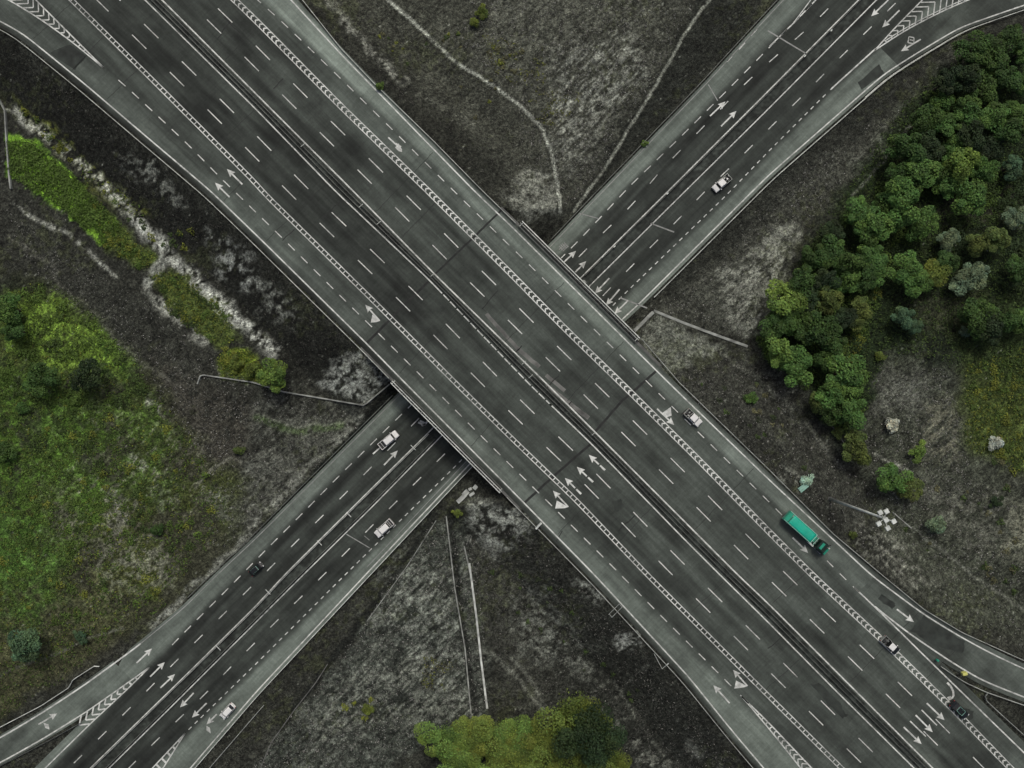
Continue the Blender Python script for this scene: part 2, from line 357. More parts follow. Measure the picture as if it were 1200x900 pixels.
# broad grounds
brush([(340,-60),(960,-60),(830,60),(660,250),(600,235),(560,190),(420,40)], [66,66,60], 0.75, 40)
brush([(590,-40),(800,-40),(760,60),(700,170),(650,170),(610,120),(560,60)], [88,88,81], 0.75, 50, 0.48, pn=nsB)
brush([(650,60),(740,40),(760,90),(700,150),(650,150)], [136,136,130], 0.7, 30, 0.52, pn=nsB)
brush([(640,130),(700,120),(690,190),(650,200)], [130,130,124], 0.6, 25, 0.52, pn=nsB)
brush([(590,232),(625,195),(650,210),(660,250),(620,262)], [120,120,114], 0.75, 12, 0.44)
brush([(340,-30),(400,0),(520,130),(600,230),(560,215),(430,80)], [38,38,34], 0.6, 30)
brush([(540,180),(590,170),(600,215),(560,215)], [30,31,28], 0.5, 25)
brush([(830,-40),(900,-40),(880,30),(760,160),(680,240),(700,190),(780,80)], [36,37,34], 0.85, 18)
# lower middle grounds
brush([(505,610),(545,610),(575,840),(520,860),(430,915),(290,915),(400,770)], [60,62,58], 0.9, 14)
brush([(505,610),(545,610),(575,840),(520,860),(430,915),(290,915),(400,770)], [100,102,96], 0.6, 12, 0.50, pn=nsB)
brush([(505,610),(545,610),(575,840),(520,860),(430,915),(290,915),(400,770)], [42,45,41], 0.6, 12, 0.50, pn=n1)
brush([(470,640),(530,690),(545,760),(560,850),(520,840),(480,760),(430,720)], [124,126,120], 0.65, 40, 0.52, pn=nsB)
brush([(440,760),(520,770),(510,850),(430,850),(380,880),(360,840)], [118,119,112], 0.6, 40, 0.53, pn=nsB)
brush([(555,590),(615,590),(622,625),(585,650),(550,630)], [150,150,144], 0.85, 24, 0.47)
brush([(555,640),(640,650),(760,760),(860,900),(560,910),(600,830),(570,760)], [54,54,50], 0.7, 30)
brush([(600,640),(690,700),(820,840),(870,910),(740,910),(660,800)], [38,39,36], 0.75, 30)
brush([(600,690),(640,700),(700,780),(690,800),(610,760)], [112,113,108], 0.6, 40, 0.52, pn=nsA)
brush([(672,680),(700,690),(705,705),(680,700)], [140,140,134], 0.8, 12, 0.5)
brush([(718,742),(745,738),(750,762),(728,765)], [150,150,146], 0.85, 12, 0.48)
brush([(800,868),(830,890),(850,910),(815,910)], [120,120,115], 0.7, 20, 0.52)
brush([(725,835),(760,880),(790,915),(770,915),(730,870)], [118,118,112], 0.7, 14, 0.52)
# left grounds
brush([(0,60),(60,90),(240,240),(440,440),(330,440),(160,270),(20,120),(-40,90)], [34,34,31], 0.85, 22)
brush([(0,200),(60,260),(180,360),(300,440),(440,470),(440,500),(300,640),(180,740),(260,560),(170,430),(40,310),(-40,260)], [50,50,46], 0.7, 30)
brush([(300,470),(430,480),(420,500),(330,590),(270,650),(250,600),(280,540)], [84,84,79], 0.75, 24, 0.47, pn=nsB)
brush([(180,420),(300,480),(260,600),(220,560),(190,480)], [64,60,55], 0.6, 30, 0.42)
brush([(365,452),(392,420),(430,410),(455,442),(428,470)], [146,146,141], 0.8, 8, 0.45)
brush([(0,350),(40,330),(110,380),(170,440),(240,540),(280,560),(270,620),(180,720),(90,760),(-40,800),(-40,350)], [66,72,38], 0.85, 40)
brush([(-20,430),(60,440),(130,480),(150,560),(110,620),(60,700),(-30,720)], [70,96,36], 0.85, 50, 0.34)
brush([(20,350),(70,350),(150,420),(150,440),(60,430),(0,400)], [84,104,44], 0.8, 24, 0.34)
brush([(110,380),(160,430),(150,460),(110,440)], [56,82,34], 0.8, 20)
brush([(120,470),(180,460),(230,560),(180,600),(130,570)], [52,66,32], 0.7, 40, 0.36)
brush([(-30,600),(60,620),(80,690),(40,740),(-30,720)], [62,88,38], 0.85, 40, 0.36)
brush([(40,570),(90,560),(90,630),(60,640)], [88,86,72], 0.6, 24, 0.42)
brush([(100,620),(150,600),(200,680),(120,720),(80,690)], [84,84,64], 0.55, 30, 0.46)
brush([(170,565),(205,570),(205,610),(180,620)], [124,122,116], 0.6, 12, 0.48)
brush([(235,580),(270,575),(268,605),(240,610)], [122,122,116], 0.7, 14, 0.48)
brush([(150,525),(172,540),(164,555),(150,540)], [140,138,132], 0.8, 7, 0.42)
brush([(168,465),(178,462),(196,482),(190,486)], [160,158,150], 0.8, 6, 0.4)
brush([(-20,690),(120,660),(180,720),(80,790),(-20,840)], [70,68,52], 0.7, 30, 0.3)
brush([(40,700),(120,690),(150,720),(60,760)], [92,92,72], 0.5, 24, 0.5)
brush([(-20,790),(150,735),(80,790),(0,840),(-20,850)], [62,62,44], 0.8, 18, 0.3)
brush([(8,165),(40,165),(100,220),(140,265),(125,285),(60,235),(10,205)], [92,128,40], 0.95, 9)
brush([(100,215),(140,265),(182,300),(170,318),(125,290)], [76,88,38], 0.85, 14, 0.34)
brush([(178,322),(200,315),(262,360),(280,400),(262,410),(200,365)], [76,86,42], 0.85, 14, 0.32)
brush([(255,418),(290,410),(330,450),(262,440)], [96,110,36], 0.85, 10, 0.3)
brush([(18,118),(60,150),(120,205),(180,250),(150,255),(40,155)], [88,92,38], 0.75, 9, 0.48)
brush([(240,265),(290,300),(300,340),(265,330)], [150,150,146], 0.8, 22, 0.53)
brush([(130,180),(180,190),(220,240),(180,220)], [130,130,124], 0.75, 18, 0.55)
brush([(295,325),(345,350),(350,380),(310,370)], [128,128,122], 0.7, 22, 0.52)
brush([(0,350),(40,330),(110,380),(170,440),(240,540),(280,560),(270,620),(180,720),(90,760),(-40,800),(-40,350)], [34,42,26], 0.75, 30, 0.56)
brush([(60,420),(170,440),(240,540),(260,610),(160,700),(60,640)], [92,92,78], 0.5, 30, 0.60)
brush([(-30,330),(60,330),(60,345),(0,352)], [36,40,30], 0.8, 20)
for pts_, rgb_ in (([(10,345),(70,345),(150,420),(150,445),(60,435),(0,400)], [104,128,52]), ([(40,460),(120,470),(150,540),(90,600),(40,560)], [84,112,48]), ([(-30,600),(50,610),(80,680),(40,730),(-30,720)], [76,104,46]), ([(130,470),(180,465),(215,540),(190,600),(150,570)], [76,98,42]), ([(90,680),(160,640),(180,700),(130,725)], [92,100,58])):
    brush(pts_, rgb_, 0.8, 26, 0.50)
brush([(0,440),(60,430),(200,470),(240,540),(250,640),(120,730),(0,760)], [50,48,40], 0.7, 30, 0.555, pn=nsA)
brush([(100,470),(240,520),(250,640),(140,730),(60,640)], [118,116,104], 0.6, 26, 0.575, pn=nsB)
brush([(8,165),(40,165),(100,220),(140,265),(125,285),(60,235),(10,205)], [122,160,54], 0.8, 8, 0.47)
brush([(120,440),(180,440),(250,560),(270,640),(190,730),(100,740),(70,650),(110,560)], [54,53,44], 0.8, 36, 0.50, pn=n1)
brush([(-20,440),(90,470),(130,560),(40,620),(-20,600)], [44,48,34], 0.7, 40, 0.54, pn=n1)
brush([(110,640),(190,630),(200,680),(120,700)], [110,110,98], 0.65, 20, 0.49); brush([(130,575),(160,590),(150,625),(125,620)], [112,110,102], 0.6, 12, 0.48)
# right grounds
brush([(800,352),(862,306),(926,264),(937,278),(906,346),(880,398),(842,380)], [78,79,73], 0.75, 4, warp=0.15)
brush([(765,362),(850,300),(905,215),(1020,150),(1090,90),(1110,60),(1140,60),(1000,220),(935,275),(880,400)], [64,64,59], 0.75, 18)
brush([(845,320),(925,262),(938,276),(905,350),(880,400),(850,370)], [128,128,121], 0.75, 16, 0.46, pn=nsB)
brush([(1000,190),(1075,105),(1095,110),(1010,220)], [112,112,106], 0.6, 14, 0.50, pn=nsB)
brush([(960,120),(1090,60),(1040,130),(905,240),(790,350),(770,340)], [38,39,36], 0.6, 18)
brush([(748,385),(768,368),(850,405),(790,440),(760,430)], [102,103,97], 0.75, 12, 0.36)
brush([(780,440),(880,410),(930,450),(1000,540),(1040,640),(960,620),(860,520)], [54,54,50], 0.8, 30)
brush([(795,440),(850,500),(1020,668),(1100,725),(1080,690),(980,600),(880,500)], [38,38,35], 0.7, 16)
brush([(890,400),(960,270),(1060,120),(1110,80),(1260,40),(1260,460),(1180,440),(1040,420),(1000,540),(940,450)], [30,40,23], 0.93, 26)
brush([(1040,420),(1110,390),(1130,460),(1180,560),(1260,590),(1260,760),(1120,730),(1050,670),(1010,560)], [62,64,56], 0.85, 34)
brush([(1030,440),(1080,440),(1080,480),(1030,480)], [104,104,98], 0.65, 30, 0.44, pn=nsB)
brush([(1080,480),(1130,470),(1120,540),(1070,530)], [112,109,96], 0.55, 30, 0.50, pn=nsB)
brush([(1080,560),(1180,580),(1220,640),(1150,650),(1090,600)], [98,97,90], 0.6, 40, 0.50)
brush([(1180,590),(1220,590),(1220,660),(1170,650)], [112,111,98], 0.6, 24, 0.48)
brush([(1010,610),(1060,640),(1100,690),(1050,680),(1000,640)], [124,123,116], 0.65, 24, 0.52, pn=nsA)
brush([(920,545),(940,550),(930,570),(908,560)], [112,112,106], 0.6, 12, 0.5)
brush([(1130,430),(1260,400),(1260,570),(1180,545),(1130,520)], [66,76,36], 0.85, 30, 0.3)
brush([(1090,390),(1200,350),(1260,420),(1160,460)], [48,58,32], 0.85, 34)
brush([(1080,205),(1190,200),(1190,265),(1090,265)], [48,47,42], 0.75, 24)
brush([(1050,345),(1150,335),(1130,390),(1080,385)], [54,55,44], 0.75, 24)
brush([(1080,385),(1120,390),(1110,430),(1085,430)], [24,29,22], 0.9, 20)
brush([(890,395),(935,405),(940,430),(905,430)], [70,100,34], 0.8, 14)
# footpaths, drains and other worn lines
path([(15,130),(58,163),(95,195),(130,222)], 10, [180,179,173], 0.75, 11, 0.48, 0.6)
path([(130,222),(165,262),(192,292),(250,350),(318,412)], 13, [188,187,182], 0.85, 13, 0.47, 0.6)
path([(196,292),(185,312),(172,332)], 12, [140,140,135], 0.75, 7, 0.40, 0.4)
path([(14,238),(40,255),(80,275),(108,297),(133,323)], 4, [150,149,143], 0.7, 4, 0.42, 0.4)
path([(10,275),(40,297),(70,320)], 3, [100,98,92], 0.5, 5, 0.42, 0.5)
path([(172,342),(195,366),(238,402)], 9, [140,139,133], 0.7, 9, 0.47, 0.5)
path([(60,320),(120,380),(170,430),(210,450)], 3, [104,102,95], 0.5, 6, 0.46, 0.6)
path([(455,0),(490,30),(530,70),(580,102),(610,124),(636,152),(648,185),(654,222),(657,248)], 8, [34,35,31], 0.6, 4); path([(455,0),(490,30),(530,70),(580,102),(610,124),(636,152),(648,185),(654,222),(657,248)], 3.6, [156,156,149], 0.9, 2, warp=0.12)
path([(372,-10),(395,14),(418,38),(445,70),(470,96)], 9, [132,131,125], 0.7, 9, 0.44, 0.5)
path([(470,96),(500,118),(560,150)], 6, [86,86,80], 0.5, 9, 0.46, 0.6)
path([(840,-10),(822,12),(804,38),(786,70),(750,130),(720,180),(690,222),(672,248)], 8, [32,33,30], 0.6, 4); path([(840,-10),(822,12),(804,38),(786,70),(750,130),(720,180),(690,222),(672,248)], 3.2, [132,132,125], 0.85, 2, warp=0.12)
path([(735,60),(705,100),(665,140)], 7, [120,120,114], 0.5, 8, 0.5, 0.6)
path([(560,760),(590,775),(612,800),(640,838)], 4, [104,104,98], 0.7, 5)
path([(600,770),(625,800),(642,840)], 4, [110,110,104], 0.6, 5)
path([(527,598),(540,715),(557,835)], 8, [30,31,29], 0.9, 3)
path([(505,612),(470,665),(425,726),(375,790),(330,850)], 8, [28,29,27], 0.9, 4)
path([(518,588),(500,612),(455,650)], 8, [34,35,32], 0.8, 6)
path([(203,738),(243,696),(292,644),(345,586),(400,527),(462,458)], 13, [26,28,26], 0.95, 5)
path([(180,735),(225,690),(275,640),(328,580),(375,532),(425,488)], 7, [128,128,122], 0.8, 8, 0.44, 0.6)
path([(0,790),(60,768),(110,745),(145,735)], 2.5, [104,104,97], 0.6, 3)
path([(310,488),(350,500),(400,496),(425,488)], 2.5, [120,120,112], 0.7, 3)
path([(302,490),(350,506),(400,498)], 8, [58,74,38], 0.6, 6, 0.4)
path([(270,535),(240,555),(230,572)], 3, [110,108,100], 0.7, 3)
path([(1058,612),(1100,642),(1142,676),(1210,720)], 2.6, [108,108,102], 0.65, 3)
path([(945,495),(970,530),(985,548)], 4, [96,95,90], 0.6, 6)
path([(940,470),(1000,555),(1060,605)], 4, [40,40,37], 0.5, 8)
path([(1025,530),(1065,553)], 3, [150,149,142], 0.7, 3)
path([(875,405),(905,345),(932,272)], 4, [34,35,32], 0.8, 4)
path([(1000,230),(1050,170),(1090,110)], 2.5, [130,130,124], 0.55, 5, 0.46)
path([(845,415),(885,440),(930,480)], 3, [96,96,90], 0.5, 5)
path([(730,865),(690,812),(718,800)], 3, [110,110,104], 0.5, 5, 0.5)
path([(720,800),(750,850),(800,915)], 2.5, [112,112,106], 0.55, 4, 0.46)
path([(690,850),(735,800),(765,775)], 2.5, [100,100,95], 0.5, 4, 0.5)
# weed flecks and pale stones over everything
fl = hash2(np.floor(PX/1.3), np.floor(PY/1.3), 5); m_ = fl > 0.9975
col[m_] = col[m_]*0.6 + lin([150,150,143])*0.4
fl = fbm(PX/5, PY/5, 91, 3)*0.5 + fbm(PX/60, PY/60, 95, 2)*0.5; m_ = sst(fl, 0.60, 0.68)
col = col*(1-0.3*m_[..., None]) + lin([66,70,44])*(0.3*m_[..., None])
col *= np.array([0.88, 0.94, 0.88])
ny, nx = X.shape
me = bpy.data.meshes.new('ground')
me.vertices.add(nx*ny); me.vertices.foreach_set('co', np.stack([X, Y, Z], -1).astype(np.float32).ravel())
i = (np.arange(ny-1)[:, None]*nx + np.arange(nx-1)[None, :]).ravel()
q = np.stack([i, i+1, i+1+nx, i+nx], -1).astype(np.int32)
me.loops.add(q.size); me.loops.foreach_set('vertex_index', q.ravel())
me.polygons.add(len(q)); me.polygons.foreach_set('loop_start', np.arange(0, q.size, 4, dtype=np.int32)); me.polygons.foreach_set('loop_total', np.full(len(q), 4, np.int32))
me.update(calc_edges=True)
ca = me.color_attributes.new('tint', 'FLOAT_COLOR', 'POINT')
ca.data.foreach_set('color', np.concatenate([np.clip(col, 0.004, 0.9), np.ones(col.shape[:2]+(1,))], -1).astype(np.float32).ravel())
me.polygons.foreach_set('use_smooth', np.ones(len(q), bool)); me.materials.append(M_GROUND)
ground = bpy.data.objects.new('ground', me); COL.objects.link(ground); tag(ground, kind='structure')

# ------------------------------------------------------------------ road sheets
def ribbon(name, fam, lo, hi, u0, u1, z, tone, du=4.0, nv=40, thick=0.0):
    us = np.arange(u0, u1+du/2, du); a, b = lo(us), hi(us); t = np.linspace(0, 1, nv)
    V = a[:, None]*(1-t)+b[:, None]*t; U = np.repeat(us[:, None], nv, 1)
    px, py = (xyA if fam == 'A' else xyB)(U, V); s = K*(H-z)
    X_, Y_ = (px-600)*s, (450-py)*s
    g = tone(U, V, px, py)
    n = U.size; me = bpy.data.meshes.new(name)
    co = np.stack([X_, Y_, np.full(X_.shape, z)], -1).reshape(-1, 3)
    i = (np.arange(len(us)-1)[:, None]*nv + np.arange(nv-1)[None, :]).ravel()
    q = np.stack([i, i+nv, i+nv+1, i+1], -1) if fam == 'A' else np.stack([i, i+nv, i+nv+1, i+1], -1)
    me.from_pydata(co.tolist(), [], q.tolist()); me.update()
    ca = me.color_attributes.new('tint', 'FLOAT_COLOR', 'POINT')
    rgb = lin(np.stack([g*0.955, g*1.035, g*0.965], -1))
    ca.data.foreach_set('color', np.concatenate([rgb, np.ones(rgb.shape[:2]+(1,))], -1).astype(np.float32).ravel())
    uvl = me.uv_layers.new(name='UVMap'); li = np.empty(len(me.loops), np.int32); me.loops.foreach_get('vertex_index', li)
    uvl.data.foreach_set('uv', np.stack([U.ravel()[li]*0.18, V.ravel()[li]*0.18], -1).astype(np.float32).ravel())
    me.materials.append(M_ROAD)
    o = bpy.data.objects.new(name, me); COL.objects.link(o); return tag(o, kind='structure')
def band(v, lo, hi, soft=3): return sst(v-lo, -soft, soft)*(1-sst(v-hi, -soft, soft))
def n_e(U, V): return band(V, A_S2(U), A_EDGE_NE(U), 4)
def tone_upper(U, V, px, py):
    g = np.full(U.shape, 65.0)
    g += 20*(fbm(U/70, V/16, 11, 4)-0.5)*2 + 11*(fbm(U/140, V/3.2, 12, 3)-0.5)*2
    g -= 7*sst(fbm(px/45, py/45, 14, 4), 0.52, 0.72)*(1-0.4*n_e(U,V)) 
    g += 8*(fbm(px/22, py/22, 13, 3)-0.5)*2
    g += -14*band(V, A_LAD(U), A_MED_SW(U))*(1-sst(U, 420, 760))
    g += -9*band(V, A_MED_NE(U), A_CHEV(U))*(1-sst(U, 150, 420)) + 4*band(V, A_MED_NE(U), A_CHEV(U))*sst(U, 560, 700)
    ne = band(V, A_S2(U)+3, A_EDGE_NE(U)+8, 5)
    g += ne*(36+16*(1-sst(U, 300, 600)))*(1-0.5*sst(U, 1000, 1180))
    g += 8*band(V, A_CHEV(U), A_S2(U))*(1-sst(U, 900, 1000)*0.4)
    g += 20*band(V, A_EDGE_SW(U)-6, A_S1(U)-4, 7)*sst(U, 560, 860)
    g += 10*band(V, A_EDGE_SW(U)-6, A_S1(U)-4, 6)
    g -= 30*band(V, A_EDGE_SW(U)-12, A_EDGE_SW(U)-2, 1.2)*(1-0.3*fbm(px/8, py/8, 5)) 
    g -= 20*band(V, A_EDGE_NE(U)+2.5, A_EDGE_NE(U)+9, 1.2)
    for ln, s_ in ((A_D1, 9), (A_D1, -9), (A_D2, -9), (A_D3, 9), (A_D3, -9), (A_D4, 9)):      # darker tyre band in the middle of each lane
        g -= 5*np.exp(-((V-ln(U)-s_)/3.5)**2)
    return np.clip(g, 24, 150)
def tone_lower(U, V, px, py):
    g = np.full(U.shape, 51.0) + 16*(fbm(U/80, V/9, 15, 4)-0.5)*2 + 9*(fbm(U/140, V/3, 16, 3)-0.5)*2 + 10*(fbm(px/18, py/18, 17, 3)-0.5)*2
    g += 49*sst(B_S1(U)-V, -2, 7)*(0.8+0.5*(fbm(U/60, V/8, 25, 3)-0.3)) 
    g += 47*sst(V-B_S2(U), 0, 8)*(0.85+0.5*(fbm(U/60, V/8, 27, 3)-0.3))*(1-0.75*sst(U, 760, 800))
    g -= 12*np.exp(-((V-B_S1(U)-7)/4)**2) + 6*np.exp(-((V-B_S2(U)+8)/4)**2)
    g += 8*np.exp(-((V-B_D1(U)+6)/3)**2) + 6*np.exp(-((V-B_D2(U)+7)/3)**2)
    g -= 17*band(V, B_MED_NW(U), B_MED_SE(U), 1.5)
    g -= 10*(1-sst(U, -560, -470))*band(V, B_S1(U), B_S2(U))
    return np.clip(g, 22, 160)
def tone_ramp(a, b):
    return lambda U, V, px, py: np.clip(a + 16*(fbm(U/50, V/8, 33, 4)-0.5)*2 + b*sst(fbm(px/40, py/40, 35, 3), 0.35, 0.65), 25, 150)
A_U0, A_U1 = -420, 1800
ribbon('upper_highway', 'A', A_LEFT, A_MAIN_R, A_U0, A_U1, DECK, tone_upper, nv=110)
ribbon('slip_road', 'A', off(A_RAMP_L, -6), off(A_EDGE_NE, 6), 1202, A_U1, DECK+0.006, tone_ramp(60, 20), nv=24)
ribbon('lower_road', 'B', B_MAIN_L, B_MAIN_R, -1150, 1250, 0.0, tone_lower, nv=80)
ribbon('slip_road', 'B', off(B_EDGE_NW, -3), off(B_GBL_U, 3), -1150, -452, 0.006, tone_ramp(74, 26), nv=24)
ribbon('slip_road', 'B', off(B_GTR_R, -3), off(B_EDGE_SE, 4), 690, 1250, 0.006, tone_ramp(58, 16), nv=24)

# ------------------------------------------------------------------ painted markings and patches (on the road surfaces)
mk = {k: MB() for k in ('A', 'B', 'AW', 'BW')}
ZA, ZB = DECK+0.012, 0.012
def zf(fam): return ZA if fam == 'A' else ZB
def xyf(fam): return xyA if fam == 'A' else xyB
def solid(line, u0, u1, w=0.26, key=None, z=None):
    us = np.arange(u0, u1, 6.0); us = np.append(us, u1); z = zf(line.fam) if z is None else z
    mk[key or line.fam].strip([P(*line.px(u), z) for u in us], w)
def dashes(line, start, period, length, u0, u1, w=0.24, key=None, skip=()):
    n0 = math.ceil((u0-start)/period); u = start+n0*period
    while u < u1:
        if not any(a < u < b for a, b in skip):
            mk[key or line.fam].strip([P(*line.px(u), zf(line.fam)), P(*line.px(u+length), zf(line.fam))], w)
        u += period
def bar(fam, p0, p1, w, key=None, lift=0.0):
    mk[key or fam].strip([P(*p0, zf(fam)+lift), P(*p1, zf(fam)+lift)], w)
def polyp(fam, pts, key=None, lift=0.004):
    a = sum(p[0]*q_[1]-q_[0]*p[1] for p, q_ in zip(pts, pts[1:]+pts[:1]))
    if a > 0: pts = pts[::-1]
    mk[key or fam].add([P(*p, zf(fam)+lift) for p in pts], [tuple(range(len(pts)))])
def UA(px, py): return uvA(px, py)[0]
def UB(px, py): return uvB(px, py)[0]
# upper highway
solid(A_EDGE_SW, A_U0, A_U1, 0.27); solid(A_EDGE_NE, A_U0, A_U1, 0.27)
solid(A_MED_SW, A_U0, 600, 0.26); solid(A_MED_SW, 790, A_U1, 0.26); solid(A_MED_NE, A_U0, A_U1, 0.28)
dashes(A_MED_SW, 600, 11.5, 9.5, 600, 790, 0.26)
for ln, st in ((A_D1, UA(169,28)), (A_D2, UA(155,40.5)), (A_D3, UA(329,112.5)), (A_D4, UA(342.5,99))):
    dashes(ln, st, 62.3, 23.5, A_U0, A_U1, 0.20)
def arrow(fam, tail, tip, size=1.0, key=None, gap=False):
    tx, ty = tail; hx, hy = tip; l = math.hypot(hx-tx, hy-ty); dx, dy = (hx-tx)/l, (hy-ty)/l; nx_, ny_ = -dy, dx
    hl, hw = 9.5*size, 4.2*size; sw = 0.9*size
    q = lambda a, b: (tx+dx*a+nx_*b, ty+dy*a+ny_*b)
    if gap:
        polyp(fam, [q(0,-1.2), q(8,-1.0), q(8,1.0), q(0,1.2)], key); polyp(fam, [q(10,-sw), q(l-hl+1,-sw), q(l-hl+1,sw), q(10,sw)], key)
    else: polyp(fam, [q(0,-sw), q(l-hl+1,-sw), q(l-hl+1,sw), q(0,sw)], key)
    polyp(fam, [q(l,0), q(l-hl,hw), q(l-hl*0.86,0), q(l-hl,-hw)], key, 0.006)
dashes(A_S1, UA(139.5,93), 21.25, 11, UA(124,82), UA(855,800), 0.19)
dashes(A_S2, UA(330,25), 21.4, 10.5, A_U0, UA(1000,690), 0.18)
solid(A_S1, UA(869,816)-2, UA(869,816)+12, 0.26)
solid(A_S2, UA(1001,688), UA(1012,699), 0.26)
solid(A_SOLID, UA(1007,694), A_U1, 0.28, z=ZA+0.005); solid(A_RAMP_L, UA(1025,711), A_U1, 0.30, z=ZA+0.003)
for ln, hw, pitch, vee in ((A_LAD, 2.3, 7.05, 0.0), (A_CHEV, 3.1, 6.85, -2.6)):
    solid(off(ln, -hw), A_U0, A_U1, 0.19); solid(off(ln, hw), A_U0, A_U1, 0.19)
    for u in np.arange(A_U0, A_U1, pitch):
        v = float(ln(u)); c = [P(*xyA(u, v-hw+0.6), ZA), P(*xyA(u+vee, v), ZA), P(*xyA(u, v+hw-0.6), ZA)]
        if vee: mk['A'].strip(c[:2], 0.27, 0.0); mk['A'].strip(c[1:], 0.27, 0.002)
        else: mk['A'].strip([c[0], c[2]], 0.2)
def gore(a, b, u0, u1, pitch, vee, w=0.25, double=False, key=None, minw=2.2):
    fam = a.fam; solid(a, u0, u1, 0.26, key); solid(b, u0, u1, 0.26, key)
    for u in np.arange(u0, u1, pitch):
        va, vb = float(a(u)), float(b(u)); wd = abs(vb-va)
        if wd < minw: continue
        f = xyf(fam); vm = (va+vb)/2; k = vee*min(1.0, wd/8)
        sg = 1 if vb > va else -1
        if k == 0: mk[key or fam].strip([P(*f(u, va+0.5*sg), zf(fam)), P(*f(u, vb-0.5*sg), zf(fam))], w); continue
        ue = u-k*wd/10; um = u+k*wd/10
        mk[key or fam].strip([P(*f(ue, float(a(ue))+0.5*sg), zf(fam)), P(*f(um, vm), zf(fam))], w)
        mk[key or fam].strip([P(*f(um, vm), zf(fam)+0.002), P(*f(ue, float(b(ue))-0.5*sg), zf(fam)+0.002)], w)
gore(A_GUL_L, A_GUL_R, -200, UA(122,80), 8.2, 2.5)
gore(A_GBR_L, A_GBR_R, UA(869,816), 1600, 7.2, -2.5, 0.24)
gore(B_GTR_L, B_GTR_R, UB(1025,59), 1150, 8.4, 2.5); solid(off(B_GTR_R, -2.6), UB(1040,48), 1150, 0.2)
gore(B_GBL_U, B_GBL_D, UB(95,845), UB(175,782), 9.0, -3.0, 0.32); solid(B_GBL_U, -1150, UB(95,845), 0.3); solid(B_GBL_D, -1150, UB(95,845), 0.26)
gore(B_GBM_L, B_GBM_R, -1150, UB(217,859), 9.5, 0.0, 0.45)
# lower road
solid(B_MED_NW, -1150, 1250, 0.25); solid(B_MED_SE, -1150, 1250, 0.24)
solid(B_EDGE_SE, -1150, 1250, 0.27); solid(off(B_EDGE_SE, -5), UB(430,664), UB(556,532), 0.13, 'BW'); solid(off(B_EDGE_SE, 6), UB(1000,100), 1250, 0.2); solid(B_EDGE_NW, -1150, UB(165,754), 0.32); solid(B_EDGE_NW, UB(165,754), 1250, 0.16, 'BW')
dashes(B_D1, UB(398,585), 39.9, 13.5, -1150, 1250, 0.2); dashes(B_D2, UB(428.5,624.5), 39.3, 13.5, -1150, 1250, 0.2)
dashes(B_S1, UB(305,655), 20.6, 10.8, UB(190,768), 1250, 0.2)
dashes(B_S2, UB(404,674), 9.9, 4.8, UB(219,857), UB(970,108), 0.2); solid(B_S2, UB(973,105), UB(1026,58), 0.3)
for a, b in (((852,72),(858,66)),((866,58),(873,50)),((880,42),(887,34))): bar('B', a, b, 0.25)
bar('B', (902,54), (930,27), 0.25); bar('B', (930,27), (956,0), 0.25); bar('B', (929,28), (950,0), 0.2, lift=0.002); bar('B', (956,0), (990,-36), 0.25)
bar('B', (427,628), (433,633), 0.16, 'BW'); bar('B', (406,626), (433,642), 0.2, 'BW')
bar('B', (753,258), (790,272), 0.3, 'BW'); bar('B', (830,99), (841,118), 0.2, 'BW'); bar('B', (679,250), (701,256), 0.2, 'BW'); bar('B', (727,349), (761,362), 0.3, 'BW'); bar('B', (900,36), (950,66), 0.28, 'BW')
# arrows
for tail, tip in (((709,551),(690,533)), ((695,565),(676,547)), ((681,579),(662,560))): arrow('A', tail, tip, 1.0, gap=True)
for tail, tip, br in (((666,594),(648,575),(652,592)), ((445,376),(428,357),(436,374)), ((876,804),(859,785),(862,803))):
    arrow('A', tail, tip, 0.95)
    polyp('A', [tail, (br[0]+0.5, br[1]-5.5), (br[0]-1.5, br[1]+4.0), (tail[0]-4, tail[1]+1.5)], None, 0.008)
for tail, tip in (((284,216),(266,198)), ((269,231),(252,214)), ((855,824),(836,803)), ((929,630),(947,648)), ((1051,714),(1071,729)),
                  ((1086,824),(1107,844)), ((1073,838),(1093,858)), ((1059,852),(1080,872))): arrow('A', tail, tip, 1.0)
arrow('A', (770,479), (790,498), 0.95); polyp('A', [(776,484), (786,477), (787,487), (781,489)], None, 0.008)
bar('A', (455,161), (466,171), 0.3); polyp('A', [(463,173),(467,168),(471,175),(471,178),(467,177)], None); bar('A', (464,168), (470,172), 0.25, lift=0.006)
for a, b in (((1080,832),(1098,850)), ((1066.5,845),(1085,863))): bar('A', a, b, 0.26)
cv = [(1110,800),(1114,804),(1117,810),(1117.5,815),(1116,817.5),(1113,818.5)]
mk['A'].strip([P(*p, ZA+0.004) for p in cv], 0.42); polyp('A', [(1114,815.5),(1110,817),(1112,821),(1115.5,819.5)], None, 0.008)
for tail, tip in (((832,136),(850,119)), ((845,148),(863,130)), ((661,307),(675,294)), ((674,319),(687,306)), ((714,326),(697,344)), ((726,339),(710,358)), ((736,352),(720,368)),
                  ((1041,0),(1021,19)), ((1054,12),(1034,32)), ((1079,46),(1056,60)), ((450,545),(466,528)), ((160,777),(178,760)), ((176,793),(193,776)), ((188,806),(205,790)),
                  ((227,812),(211,829)), ((242,824),(225,841)), ((254,837),(242,849)), ((45,849),(67,836))): arrow('B', tail, tip, 0.92)
bar('B', (437,532), (446,524), 0.32)
polyp('B', [(51,847),(57,849),(58,855),(53,853)], None, 0.008); polyp('B', [(242,850.5),(246,853),(247,859.5),(242,856)], None, 0.004)
for a, b in (((1065,43),(1064,50)),((1065,43),(1071,44)),((1071,44),(1071,50)),((1064,50),(1070,51)),((1066,46.5),(1071,47.5))): bar('B', a, b, 0.2, lift=0.009)
